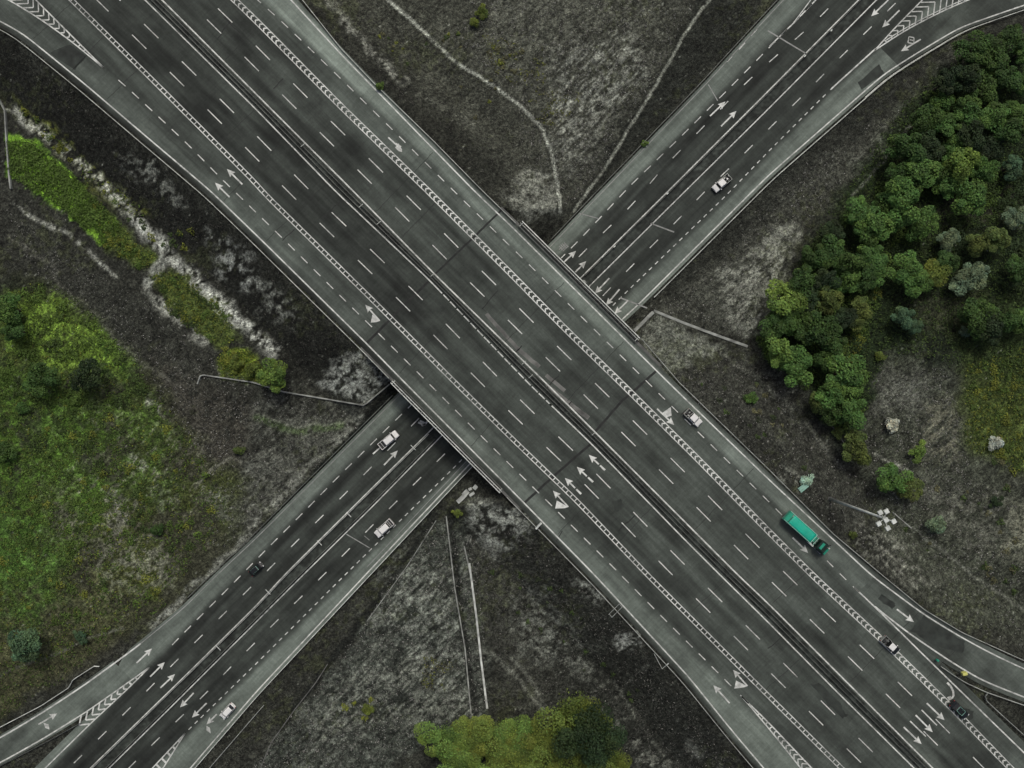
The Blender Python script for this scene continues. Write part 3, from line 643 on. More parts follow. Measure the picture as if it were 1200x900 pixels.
for i_ in range(4): bar('B', (655+i_*2.0, 288-i_*1.3), (659.5+i_*2.0, 293-i_*1.3), 0.17, 'BW', lift=0.006)
for i_ in range(3): bar('B', (655+i_*2.2, 292.5+i_*2.0-i_), (663+i_*1.6, 285.5+i_*2.4-i_), 0.17, 'BW', lift=0.008)
for a, b in (((490,495),(497,498)),((497,498),(501,494)),((492,493),(498,496)),((494,499),(499,497))): bar('B', a, b, 0.4, lift=0.006)
tag(mk['A'].build('upper_road_markings', M_PAINT), kind='structure'); tag(mk['B'].build('lower_road_markings', M_PAINT), kind='structure')
tag(mk['BW'].build('worn_road_markings', M_PAINTW), kind='structure')
# dark joints, dark patches and scuffs
jt, pt, sc = MB(), MB(), MB()
ZJ = DECK+0.008
def jog(pts, w, jitter=0.6):
    out = []
    for (a, b), (c, d) in zip(pts[:-1], pts[1:]):
        n = max(2, int(math.hypot(c-a, d-b)/5))
        for i in range(n): t = i/n; out.append(P(a+(c-a)*t+random.uniform(-jitter, jitter), b+(d-b)*t+random.uniform(-jitter, jitter), ZJ))
    out.append(P(*pts[-1], ZJ)); return out
for pts, w in ((((588,246),(552,281),(509,322)), 0.42), (((502,330),(468,363),(430,402)), 0.5), (((770,434),(729,470),(697,506)), 0.5), (((694,519),(650,557),(615,589)), 0.5)):
    jt.strip(jog(pts, w, 0.25), w)
for pts in (((345,268),(331,282)),((400,235),(376,256)),((262,20),(282,40)),((272,22),(255,45)),((320,104),(332,92)),((583,340),(565,362)),((880,790),(866,804)),((800,520),(790,512)),((724,622),(744,604)),((806,478),(798,486)),((552,628),(548,640)),((652,635),(659,622)),((900,760),(930,735)),((612,405),(600,417)),((655,440),(640,455)),((670,470),(660,480))):
    jt.strip(jog(pts, 0.2, 0.8), 0.2)
for u_ in (60,118,171,236,300,352,420,487,530,640,702,760,802,905,962,1015,1080,1140,1206,1270,1330,1400):
    lo_, hi_ = random.choice(((A_EDGE_SW, A_LAD), (A_LAD, A_MED_SW), (A_MED_NE, A_CHEV), (A_CHEV, A_EDGE_NE), (A_EDGE_SW, A_MED_SW), (A_MED_NE, A_EDGE_NE)))
    jt.strip(jog([xyA(u_, float(lo_(u_))+3), xyA(u_+random.uniform(-3,3), float(hi_(u_))-3)], 0.1, 0.5), 0.1)
def blob(mb, fam, pts, z, n=5, jit=1.2):
    out = []
    for (a, b), (c, d) in zip(pts, pts[1:]+pts[:1]):
        for i in range(n): t = i/n; out.append((a+(c-a)*t+random.uniform(-jit, jit), b+(d-b)*t+random.uniform(-jit, jit)))
    a = sum(p[0]*q_[1]-q_[0]*p[1] for p, q_ in zip(out, out[1:]+out[:1]))
    if a > 0: out = out[::-1]
    mb.add([P(*p, z) for p in out], [tuple(range(len(out)))])
blob(pt, 'A', [(950,802),(960,800),(985,825),(993,838),(987,842),(968,822)], ZJ); blob(pt, 'A', [(1122,836),(1130,829),(1141,834),(1140,842),(1132,847),(1126,843)], ZJ, 4, 0.8)  # the second is a near-black patch beside the black car
blob(pt, 'A', [(1082,721),(1094,729),(1130,752),(1128,766),(1095,757),(1067,739)], DECK+0.010); blob(pt, 'A', [(1033,696),(1050,708),(1046,714),(1029,702)], DECK+0.010)
blob(pt, 'B', [(1005,97),(1030,75),(1036,86),(1010,105)], 0.010, 4, 0.5); blob(pt, 'A', [(88,82),(101,66),(82,52),(58,62)], ZJ, 4, 0.6); blob(pt, 'A', [(716,588),(728,584),(732,594),(722,600)], ZJ, 4, 1.0)
for pts, w in ((((570,368),(585,385),(606,408)), 0.8), (((606,408),(632,430)), 0.9), (((640,440),(662,458)), 0.8), (((640,452),(690,490)), 0.9)): sc.strip(jog(pts, w, 0.5), w)
tag(pt.build('dark_road_patches', M_PATCH), kind='structure'); tag(jt.build('expansion_joints', M_JOINT), kind='structure'); tag(sc.build('asphalt_scuffs', M_SCUFF), kind='structure')
# median strips: a low dark kerbed bed
def tone_med(U, V, px, py): return np.clip(46 + 22*(fbm(px/3, py/3, 63, 3)-0.5)*2 + 12*sst(fbm(px/9, py/9, 65, 3), 0.5, 0.65), 16, 95)
ribbon('median_strip', 'A', off(A_MED_SW, 2.8), off(A_MED_NE, -2.2), A_U0, A_U1, DECK+0.02, tone_med, du=2.0, nv=16)
ribbon('median_strip', 'B', off(B_MED_NW, 2.0), off(B_MED_SE, -1.8), -1150, 1250, 0.02, tone_med, du=2.0, nv=12)

# ------------------------------------------------------------------ the overpass
def slab_poly(u0, u1, vl, vr, z0, z1, n=24):
    mb = MB(); us = np.linspace(u0, u1, n); secs = []
    for u in us:
        a, b = P(*xyA(u, float(vl(u))), DECK), P(*xyA(u, float(vr(u))), DECK)
        secs.append([(a[0], a[1], z0), (b[0], b[1], z0), (b[0], b[1], z1), (a[0], a[1], z1)])
    return mb.loft(secs)
bx, by, _ = P(*xyA(719, float(A_MED_SW(719))), 0)
bridge = empty('overpass_bridge', (0, 0, 0), 0, 'wide concrete overpass carrying the diagonal highway over the lower road', 'bridge')
slab_poly(587, 851, off(A_LEFT, -3), off(A_MED_SW, 4), 6.3, DECK-0.03).build('deck_slab', M_CONCD, bridge)
slab_poly(587, 851, off(A_MED_NE, -4), off(A_RIGHT, 3), 6.3, DECK-0.03).build('deck_slab', M_CONCD, bridge)
for u in (590, 848):
    slab_poly(u-3, u+3, off(A_LEFT, -3), off(A_RIGHT, 3), 3.0, 6.29, 2).build('abutment', M_CONCD, bridge)
for t in np.linspace(0.06, 0.94, 8):
    a = np.array(P(*B_MED_NW.px(UB(500,508)), 0)); b = np.array(P(*B_MED_NW.px(UB(690,318)), 0)); c = a*(1-t)+b*t
    a2 = np.array(P(*B_MED_SE.px(UB(512,514)), 0)); b2 = np.array(P(*B_MED_SE.px(UB(695,331)), 0)); c = (c+a2*(1-t)+b2*t)/2
    MB().cyl((c[0], c[1], -0.2), (c[0], c[1], 6.28), 0.55, 0.55, 16).build('pier', M_CONC, bridge, True)
# parapet railings on both sides of the bridge, seen as bundles of pale rails
def railing(line, u0, u1, offs, label, side):
    r = empty('bridge_railing', P(*line.px((u0+u1)/2), DECK), 0, label, 'railing', 'railings on the overpass')
    o = np.array(r.location)
    def loc(u, d, z): p = P(*off(line, d).px(u), DECK); return (p[0]-o[0], p[1]-o[1], z)
    us = np.linspace(u0, u1, 40)
    MB().profile([loc(u, side*10, 0) for u in us], [(-0.45,-0.5), (0.45,-0.5), (0.4,0.3), (-0.4,0.3)]).build('parapet_kerb', M_KERBD, r)
    for d, h, rad, m in offs:
        MB().profile([loc(u, side*d, h) for u in us], [(-rad,-0.05), (rad,-0.05), (rad,0.05), (-rad,0.05)]).build('rail', m, r)
    MB().profile([loc(u, side*6.2, 0.62) for u in us], [(-0.05,-0.15), (0.05,-0.15), (0.05,0.15), (-0.05,0.15)]).build('guard_beam', M_GALVD, r)
    for k, u in enumerate(np.linspace(u0, u1, 30)):
        dmax = max(q_[0] for q_ in offs); c = loc(u, side*10, 0); MB().box((c[0], c[1], 0.72), (0.12, 0.12, 0.62), math.radians(-45)).build('post', M_GALV, r)
    for k, u in enumerate((u0+2, u1-2)):
        a, b = loc(u, side*6.2, 0.9), loc(u, side*max(q_[0] for q_ in offs), 0.9)
        MB().cyl(a, b, 0.07, n=6).build('end_rail', M_GALVL, r)
    return r
railing(A_EDGE_SW, UA(462,445), UA(591,572), ((8.6, 1.05, 0.075, M_GALVL), (11.4, 1.05, 0.085, M_GALVL)), 'pale double railing along the lower-left edge of the overpass', -1)
railing(A_EDGE_NE, UA(607,265), UA(748,398), ((9.6, 1.05, 0.06, M_GALV), (12.4, 1.05, 0.085, M_GALVL)), 'pale triple railing along the upper-right edge of the overpass', 1)

# ------------------------------------------------------------------ guardrails
post_me = {}
def resample(pts, step):
    pts = [np.array(p, float) for p in pts]; out = [pts[0]]
    d = [0.0]
    for a, b in zip(pts[:-1], pts[1:]): d.append(d[-1]+np.linalg.norm(b-a))
    n = max(2, int(d[-1]/step)+1); s = np.linspace(0, d[-1], n); arr = np.array(pts)
    return [np.array([np.interp(q_, d, arr[:, 0]), np.interp(q_, d, arr[:, 1])]) for q_ in s]
WB = [(-0.04,0.42),(0.04,0.46),(0.09,0.52),(0.03,0.58),(0.03,0.62),(0.09,0.68),(0.04,0.74),(-0.04,0.76)]
def guardrail(pxpts, z, label, m=None, pspace=4.0, ground_z=False, wide=1.0):
    m = m or M_GALV
    q = resample(pxpts, 6); w3 = []
    for p in q:
        if ground_z: w3.append(ground_point(*p))
        else: w3.append(P(p[0], p[1], z))
    o = Vector(w3[len(w3)//2]); r = empty('guardrail', o, 0, label, 'guardrail', 'steel guardrails along the roads')
    MB().profile([Vector(p)-o for p in w3], [(s*wide, h) for s, h in WB]).build('rail', m, r)
    d = [0.0]
    for a, b in zip(w3[:-1], w3[1:]): d.append(d[-1]+(Vector(b)-Vector(a)).length)
    n = min(95, int(d[-1]/pspace)); arr = np.array(w3)
    if 'p' not in post_me:
        post_me['p'] = MB().box((0, 0, 0.2), (0.10, 0.14, 1.0)).build('post', M_GALVD); bpy.data.objects.remove(post_me['p'], do_unlink=False) if False else None
        proto = post_me['p']
    for i in range(n):
        s = (i+0.5)*d[-1]/n; x, y, zz = (np.interp(s, d, arr[:, j]) for j in range(3))
        c = post_me['p'] if not post_me.get('used') else post_me['p'].copy()
        if post_me.get('used'): COL.objects.link(c)
        post_me['used'] = True; c.parent = r; c.location = (x-o.x, y-o.y, zz-o.z)
    return r
def lpx(line, u0, u1, d=0): return [off(line, d).px(u) for u in np.arange(u0, u1+1, 12)]
guardrail(lpx(A_EDGE_SW, -120, UA(458,442), -9.5), DECK-0.15, 'guardrail along the lower-left verge of the highway, above the overpass')
guardrail(lpx(A_EDGE_SW, UA(596,580), 1450, -9.5), DECK-0.15, 'guardrail along the lower-left verge of the highway, below the overpass')
guardrail([(340,-14),(354,0),(400,58),(440,100),(507,165),(565,224),(604,262)], DECK-0.15, 'guardrail along the upper-right verge of the highway, above the overpass')
guardrail([(752,398),(795,448),(900,550),(975,625),(1032,673),(1082,714),(1125,740),(1200,774),(1260,799)], DECK-0.15, 'guardrail along the upper-right verge, from the overpass past the green truck')
guardrail(lpx(B_EDGE_NW, UB(650,284), 1050, -5), 0.0, 'thin guardrail on the upper-left verge of the lower road beyond the overpass', M_GALVD)
guardrail(lpx(B_EDGE_SE, UB(762,345), 1200, 7.0), 0.0, 'guardrail on the right verge of the lower road and its curving slip road', M_GALV, wide=1.4)
guardrail(lpx(B_EDGE_SE, -760, UB(556,545), 4.2), 0.0, 'pale guardrail on the lower-right verge of the lower road', M_GALVL)
guardrail(lpx(B_EDGE_SE, -760, UB(300,815), 17), 0.0, 'outer fence-like guardrail near the white hatchback', M_GALV, ground_z=False)
guardrail(lpx(B_EDGE_NW, UB(222,700), UB(462,462), -5), 0.0, 'guardrail on the left verge of the lower road, beside the dark ditch', M_GALVD)
guardrail([(-40,872),(0,852),(50,826),(85,803),(84,799),(88,795),(113,779),(118,780)], 0.0, 'hairpin guardrail on the left verge of the bottom-left slip road', M_GALVL, ground_z=True)
guardrail([(96,846),(60,866),(0,897),(-60,926)], 0.0, 'guardrail behind the bottom-left chevron marking', M_GALVD)
for t, lab in ((0.36, 'left guardrail in the dark median of the diagonal highway'), (0.66, 'right guardrail in the dark median of the diagonal highway')):
    guardrail([mix(A_MED_SW, A_MED_NE, t).px(u) for u in np.arange(-120, 1500, 14)], DECK, lab, M_GALVM, 5.5)
guardrail([off(B_MED_NW, 1.8).px(u) for u in np.arange(-760, UB(505,504), 14)], 0.0, 'guardrail in the lower road median, below the overpass', M_GALV, 4.5)
guardrail([off(B_MED_NW, 1.8).px(u) for u in np.arange(UB(684,322), 1050, 14)], 0.0, 'guardrail in the lower road median, beyond the overpass', M_GALVM, 4.5)
guardrail([off(B_MED_SE, -2.6).px(u) for u in np.arange(-760, UB(515,513), 14)], 0.0, 'second, duller guardrail in the lower road median below the overpass', M_GALVD, 5.5)
guardrail([(1101,780),(1117,791),(1130,799),(1154,810),(1200,826),(1250,846)], DECK-0.1, 'guardrail along the slip road side of the lower-right gore', M_GALV)
guardrail([(1156,810),(1152,816),(1154,820),(1168,833),(1200,862),(1250,908)], DECK-0.1, 'guardrail along the highway side of the lower-right gore', M_GALV)

# ------------------------------------------------------------------ walls, drains and fences on the ground
def ground_run(name, pxpts, prof, m, label, cat, parts=None, step=5):
    w3 = [Vector(ground_point(*p)) for p in resample(pxpts, step)]; o = w3[len(w3)//2].copy()
    mb = MB().profile([p-o for p in w3], prof); ob = mb.build(name, m); ob.location = o; return tag(ob, label, cat)
def wallp(w, h): return [(-w/2,-0.4), (w/2,-0.4), (w/2,h), (-w/2,h)]
ground_run('concrete_wall', [(232,450),(236,439),(297,448),(332,459),(427,475),(457,450)], wallp(0.26,0.5), M_CONC, 'thin pale concrete wall bent round the left abutment slope', 'wall')
ground_run('concrete_wall', [(743,388),(765,366)], wallp(0.7,0.8), M_CONC, 'short thick concrete wall beside the lower road at the right abutment', 'wall')
ground_run('concrete_drain', [(766,364),(800,378),(840,393),(876,406)], wallp(0.55,0.2), M_CONC, 'straight pale concrete drain running right from the abutment', 'drain')
ground_run('concrete_drain', [(550,660),(558,720),(564,775),(571,830)], wallp(0.42,0.25), M_CONCW, 'straight white concrete drain running down to the bright trees', 'drain')
ground_run('concrete_drain', [(523,605),(533,690),(545,760),(552,836)], wallp(0.26,0.15), M_CONC, 'thin grey drain edge beside the dark ditch below the overpass', 'drain')
ground_run('concrete_drain', [(511,610),(478,662),(430,728)], wallp(0.16,0.2), M_CONC, 'thin pale drain edge along the slanting ditch beside the lower road', 'drain')
ground_run('concrete_drain', [(384,778),(370,800),(345,832),(318,870),(306,898)], wallp(0.2,0.12), M_CONCD, 'broken pale drain edge near the bottom margin', 'drain')
ground_run('concrete_wall', [(0,117),(7,130),(9,165),(12,205),(14,222)], wallp(0.3,0.6), M_CONC, 'thin pale wall beside the bright green bank at left margin', 'wall')
ground_run('concrete_drain', [(960,478),(1000,535)], wallp(0.2,0.1), M_CONCD, 'faint drain edge below the wood', 'drain')
ground_run('concrete_drain', [(544,640),(552,675)], wallp(0.3,0.2), M_CONC, 'stub of pale drain joining the white drain', 'drain')
ground_run('concrete_drain', [(1046,600),(1060,612),(1068,619)], wallp(0.2,0.12), M_CONC, 'short pale drain line right of the floodlight mast head', 'drain')
steps = empty('concrete_steps', ground_point(549,577), 0, 'heap of pale broken concrete slabs beside the lower abutment', 'concrete slabs')
for px, py, a, b, rz in ((541,584,2.6,0.95,0.75),(546,578,1.5,1.2,0.8),(553,579,1.3,0.6,0.6),(557,571,1.0,0.9,0.9),(551,573,0.8,0.6,0.4)):
    g = Vector(ground_point(px, py))-steps.location; MB().box((g.x, g.y, g.z+0.12), (a, b, 0.5), rz, 0.94).build('slab', M_CONCW, steps)

# ------------------------------------------------------------------ vehicles
def sect(x, w, zb, zt, r=0.16):
    return [(x,-w*0.86,zb), (x,-w,zb+r), (x,-w,zt-r), (x,-w*0.9,zt-r*0.25), (x,-w*0.72,zt), (x,w*0.72,zt), (x,w*0.9,zt-r*0.25), (x,w,zt-r), (x,w,zb+r), (x,w*0.86,zb)]
def wheels(root, xs, w, r, wid=0.2):
    for x in xs:
        for s in (-1, 1):
            wh = empty('wheel', (x, s*(w-wid/2), r)); wh.parent = root
            MB().cyl((0,-wid/2,0), (0,wid/2,0), r, r, 16).build('tyre', M_RUB, wh, False)
            MB().cyl((0,s*wid/2-s*0.02,0), (0,s*(wid/2+0.015),0), r*0.6, r*0.55, 12).build('rim', M_RIM, wh)
def glassq(mb, a, b, c, d): mb.add([a, b, c, d], [(0, 1, 2, 3)]); return mb
def cabin(root, bm, xf0, xf1, xr1, xr0, w0, w1, z0, z1, roofm=None):
    """xf0 windscreen foot, xf1 roof front, xr1 roof rear, xr0 rear window foot"""
    mb = MB(); s0 = [(xr0,-w0,z0),(xf0,-w0,z0),(xf0,w0,z0),(xr0,w0,z0)]; s1 = [(xr1,-w1,z1),(xf1,-w1,z1),(xf1,w1,z1),(xr1,w1,z1)]
    s2 = [(xr1+0.12,-w1*0.86,z1+0.06),(xf1-0.12,-w1*0.86,z1+0.06),(xf1-0.12,w1*0.86,z1+0.06),(xr1+0.12,w1*0.86,z1+0.06)]
    mb.loft([s0, s1, s2]); mb.build('roof', roofm or bm, root)
    def pane(name, a, b, c, d, n):
        ins = 0.08; pts = [Vector(p) for p in (a, b, c, d)]; cc = sum(pts, Vector())/4
        pts = [cc+(p-cc)*(1-ins) + Vector(n)*0.012 for p in pts]
        MB().add([p for p in pts]+[p-Vector(n)*0.03 for p in pts], [(0,1,2,3),(0,4,5,1),(1,5,6,2),(2,6,7,3),(3,7,4,0)]).build(name, M_GLASS, root)
    nf = Vector((z1-z0, 0, xf0-xf1)).normalized(); nr = Vector((-(z1-z0), 0, xr1-xr0)).normalized()
    pane('windscreen', (xf0,-w0,z0), (xf0,w0,z0), (xf1,w1,z1), (xf1,-w1,z1), nf)
    pane('rear_window', (xr0,w0,z0), (xr0,-w0,z0), (xr1,-w1,z1), (xr1,w1,z1), nr)
    for s in (-1, 1):
        ns = Vector((0, s*(z1-z0), w0-w1)).normalized(); m0, m1 = (xf0+xr0)/2, (xf1+xr1)/2
        for a0, b0, a1, b1 in ((xr0, m0-0.06, xr1, m1-0.06), (m0+0.06, xf0, m1+0.06, xf1)):
            pane('side_window', (a0,s*w0,z0), (b0,s*w0,z0), (b1,s*w1,z1), (a1,s*w1,z1), ns)
def lamps(root, L_, w, zf_, zr):
    for s in (-1, 1):
        MB().box((L_/2-0.06, s*w*0.72, zf_), (0.18, 0.36, 0.16), 0, 0.9).build('headlight', M_LAMP, root)
        MB().box((-L_/2+0.05, s*w*0.8, zr), (0.13, 0.24, 0.2), 0, 0.9).build('taillight', M_RED, root)
def mirrors(root, x, w, z, m):
    for s in (-1, 1): MB().box((x, s*(w+0.1), z), (0.14, 0.22, 0.15), 0, 0.8).build('wing_mirror', m, root)
def car(px, py, head, z, L_, label, kind='hatch', bm=None, name='car', cat='car', W=1.72):
    bm = bm or M_WHITE; w = W/2; ang = math.atan2(-head[1], head[0])
    r = empty(name, P(px, py, z+0.5)[:2]+(z+0.02,), ang, label, cat, 'vehicles on the roads')
    h = L_/2; f = L_/4.3
    MB().loft([sect(-h, w*0.84, 0.32, 0.78), sect(-h+0.1, w*0.95, 0.26, 0.95), sect(-h+0.5*f, w, 0.22, 0.98), sect(-0.2*f, w, 0.22, 0.96), sect(h-1.25*f, w, 0.22, 0.94), sect(h-0.45*f, w*0.97, 0.24, 0.84), sect(h-0.1, w*0.9, 0.28, 0.72), sect(h, w*0.78, 0.34, 0.62)]).build('body', bm, r)
    if kind == 'hatch': cabin(r, bm, h-0.75*f, h-1.35*f, -h+0.62, -h+0.16, w*0.9, w*0.74, 0.9, 1.5)
    else: cabin(r, bm, h-1.15*f, h-1.85*f, -h+1.15*f, -h+0.62*f, w*0.9, w*0.72, 0.92, 1.42)
    MB().box((h-0.02, 0, 0.42), (0.16, W*0.8, 0.2)).build('front_bumper', M_TRIM if bm is M_WHITE else M_GREY, r)
    MB().box((-h+0.0, 0, 0.45), (0.14, W*0.84, 0.22)).build('rear_bumper', bm, r)
    wheels(r, (h-0.85*f, -h+0.8*f), w, 0.31); lamps(r, L_, w, 0.64, 0.74); mirrors(r, h-1.3*f, w, 0.98, bm)
    if bm is M_BLACK:
        for s in (-1, 1): MB().box((-0.1, s*w*0.66, 1.515), (1.5, 0.04, 0.05)).build('roof_rail', M_PALER, r)
        for x in (-0.85, 0.65): MB().box((x, 0, 1.53), (0.05, w*1.3, 0.04)).build('roof_bar', M_PALER, r)
    return r
def pickup(px, py, head, z, L_, label, roofm=None, hoodm=None, bedf=0.30, frame=False, W=1.72):
    bm = M_WHITE; w = W/2; ang = math.atan2(-head[1], head[0]); h = L_/2; bl = L_*bedf
    r = empty('pickup_truck', P(px, py, z+0.5)[:2]+(z+0.02,), ang, label, 'pickup truck', 'vehicles on the roads')
    x0 = -h+bl
    MB().loft([sect(x0, w, 0.3, 0.98), sect(h-1.35, w, 0.28, 1.0), sect(h-0.5, w*0.98, 0.3, 0.94), sect(h-0.1, w*0.92, 0.34, 0.84), sect(h, w*0.8, 0.4, 0.7)]).build('body', hoodm or bm, r)
    cabin(r, bm, h-1.0, h-1.32, x0+0.18, x0+0.03, w*0.9, w*0.76, 0.96, 1.62, roofm)
    MB().box((-h+bl/2, 0, 0.52), (bl-0.05, W*0.9, 0.2)).build('load_bed', M_BED, r)
    wm = M_GALV if frame else bm; wt = 0.09
    for s in (-1, 1): MB().box((-h+bl/2, s*(w-wt/2), 0.76), (bl, wt, 0.62)).build('bed_side', wm, r)
    MB().box((-h+wt/2, 0, 0.76), (wt, W-2*wt-0.01, 0.6)).build('tailgate', wm, r)
    MB().box((-h+bl*0.58, 0, 1.02), (0.06, W*0.96, 0.06)).build('roll_bar', wm, r)
    MB().box((h+0.02, 0, 0.48), (0.16, W*0.86, 0.24)).build('front_bumper', M_GALVL if hoodm else M_TRIM, r)
    MB().box((-h-0.04, 0, 0.46), (0.1, W*0.8, 0.14)).build('rear_bumper', M_GREY, r)
    wheels(r, (h-0.8, -h+0.85), w, 0.34); lamps(r, L_, w, 0.7, 0.8); mirrors(r, h-1.15, w, 1.08, bm)
    return r, x0
def load(r, n, x0, x1, W, label, mats_):
    o = empty('cargo', r.matrix_basis @ Vector(((x0+x1)/2, 0, 0.63)), r.rotation_euler[2], label, 'cargo')
    for i in range(n):
        s = (random.uniform(0.22,0.5), random.uniform(0.22,0.5), random.uniform(0.25,0.6))
        MB().box((random.uniform(-0.5,0.5)*(x1-x0-0.4), random.uniform(-0.5,0.5)*(W-0.6), s[2]/2+i*0.004), s, random.uniform(0,1.5), 0.85).build(random.choice(('sack','crate')), random.choice(mats_), o)
NE, SW, SE_ = (1,-1), (-1,1), (1,0.95)
pickup(455.5,515.5,(1,-0.83),0,4.9,'white pickup with a dark load bed driving toward the overpass', bedf=0.27)
pickup(450.3,618.8,(-1,0.90),0,4.6,'white pickup driving away from the overpass, beside the dashed shoulder line', bedf=0.22)
r_, x0 = pickup(845.5,215,(-1,0.87),0,4.5,'white pickup carrying mixed goods on the lower road near the wood', bedf=0.34, frame=True)
load(r_, 9, -2.25, x0-0.1, 1.6, 'loose pale and dark goods in the bed of the pickup near the wood', (M_WHITE, M_CONCW, M_BED, M_GREY))
r_, x0 = pickup(812,489.5,SE_,DECK,4.0,'white pickup on the highway shoulder just past the branching arrow', bedf=0.3, frame=True)
load(r_, 6, -2.0, x0-0.1, 1.6, 'dark and pale bundles in the bed of the pickup past the branching arrow', (M_BED, M_TRIM, M_CONCW))
r_, x0 = pickup(1042.5,755.5,SE_,DECK,4.3,'white-roofed dark-bonnet pickup straddling the chevron lane line', hoodm=M_BLACK, bedf=0.36, frame=True)
load(r_, 6, -2.1, x0-0.1, 1.5, 'grey boxes in the bed of the pickup on the chevron line', (M_GREY, M_BED, M_CONC))
car(267,833,(-1,1.08),0,3.7,'white hatchback on the pale shoulder near the bottom-left gore', 'hatch', W=1.6)
car(300.5,666.5,(1,-0.9),0,3.3,'small black car in the left lane of the lower road', 'hatch', M_BLACK, W=1.5)
car(1123.5,831.5,SE_,DECK,4.3,'black car beside the curved arrow and dark patch', 'sedan', M_BLACK)
# green tipper truck
ang = math.atan2(-0.9, 1.0)
T = empty('tipper_truck', P(945.2, 624.8, DECK+1.5)[:2]+(DECK+0.02,), ang, 'long teal tipper truck with covered load in the outer highway lane', 'truck', 'vehicles on the roads')
T.scale = (1.06, 1.0, 1.0); Wt = 2.3; w = Wt/2
MB().box((-0.1, 0, 0.8), (10.6, 0.95, 0.32)).build('chassis', M_TRIM, T)
bodyt = MB().loft([[(-5.45,-w,1.1),(1.35,-w,1.1),(1.35,w,1.1),(-5.45,w,1.1)], [(-5.5,-w,2.45),(1.4,-w,2.45),(1.4,w,2.45),(-5.5,w,2.45)]]).build('cargo_body', M_TEALD, T)
for s in (-1, 1): MB().box((-2.05, s*(w-0.04), 2.53), (6.9, 0.1, 0.16)).build('rim', M_PALER, bodyt)
for s in (-1, 1):
    for k in range(8): MB().box((-5.0+k*0.86, s*(w+0.045), 1.8), (0.1, 0.09, 1.25)).build('rib', M_TEALD, bodyt)
MB().box((1.4, 0, 2.56), (0.12, Wt-0.12, 0.2)).build('rim', M_PALER, bodyt)
tarp = MB(); secs = []
for x in np.linspace(-4.45, 1.28, 14):
    k = 0.05*math.sin(x*5)+0.03; secs.append([(x,-w+0.12,2.46)]+[(x, y, 2.5+0.14*(1-(y/w)**2)+k*(0.4 if abs(y) > 0.6 else 1)) for y in np.linspace(-w+0.12, w-0.12, 7)]+[(x,w-0.12,2.46)])
tarp.loft(secs).build('tarpaulin', M_TEAL, T, True)
MB().box((-5.0, 0, 2.53), (0.75, Wt-0.3, 0.14), 0, 0.96).build('rear_cover', M_TEALD, T); MB().box((-4.62, 0.72, 2.66), (0.12, 0.5, 0.1)).build('latch', M_CONCW, T); MB().box((-4.54, 0, 2.47), (0.14, Wt-0.3, 0.03)).build('gap_strip', M_TRIM, T)
MB().box((-5.42, 0, 1.15), (0.1, Wt-0.1, 0.25)).build('rear_bumper', M_GREY, T)
MB().box((2.15, 0, 1.25), (1.3, 1.5, 0.5)).build('engine_deck', M_TEALK, T)
for y in (-0.35, 0.25): MB().box((2.1, y, 1.55), (1.1, 0.2, 0.12)).build('deck_plate', M_GREY, T)
MB().box((2.35, 0, 1.68), (0.12, 1.9, 0.14)).build('cross_frame', M_PALER, T); MB().box((1.85, 0.2, 1.62), (0.5, 1.3, 0.12)).build('deck_plate', M_TEALD, T)
for s, L2 in ((-1, 1.4), (1, 1.5)): MB().box((2.1, s*1.08, 1.0), (L2, 0.34, 0.5)).build('fuel_tank', M_GALVL if s < 0 else M_GREY, T)
MB().loft([sect(2.95, w*0.92, 0.6, 2.55, 0.2), sect(3.15, w*0.97, 0.5, 2.75, 0.2), sect(4.4, w*0.97, 0.5, 2.72, 0.2), sect(5.05, w*0.96, 0.5, 1.7, 0.2), sect(5.4, w*0.93, 0.5, 1.6, 0.2), sect(5.5, w*0.86, 0.55, 1.4, 0.2)]).build('cab', M_TEALK, T)
MB().box((3.5, 0, 2.8), (0.55, 1.5, 0.14), 0, 0.92).build('roof_vent', M_TEALD, T)
MB().loft([[(5.12,-w*0.86,1.66),(5.52,-w*0.84,1.42),(5.52,w*0.84,1.42),(5.12,w*0.86,1.66)], [(5.0,-w*0.84,1.86),(5.42,-w*0.8,1.66),(5.42,w*0.8,1.66),(5.0,w*0.84,1.86)]]).build('bonnet', M_TEALD, T)
MB().add([(4.46,-w*0.8,2.66),(4.98,-w*0.84,1.9),(4.98,w*0.84,1.9),(4.46,w*0.8,2.66),(4.42,-w*0.8,2.6),(4.92,-w*0.84,1.86),(4.92,w*0.84,1.86),(4.42,w*0.8,2.6)], [(0,1,2,3),(7,6,5,4),(0,4,5,1),(1,5,6,2),(2,6,7,3),(3,7,4,0)]).build('windscreen', M_GLASS, T)
for s in (-1, 1):
    MB().box((4.85, s*(w+0.16), 2.0), (0.12, 0.26, 0.45)).build('wing_mirror', M_TRIM, T); MB().box((5.5, s*0.8, 0.95), (0.1, 0.35, 0.22)).build('headlight', M_LAMP, T)
    MB().box((3.85, s*(w*0.98+0.012), 2.1), (0.9, 0.03, 0.6)).build('side_window', M_GLASS, T)
MB().box((5.15, 0.72, 1.9), (0.3, 0.3, 0.06)).build('badge_plate', M_CONCW, T)
MB().box((5.5, 0, 0.62), (0.18, Wt*0.9, 0.3)).build('front_bumper', M_TRIM, T)
wheels(T, (4.35, 1.7, -2.7, -4.0), w, 0.5, 0.32)

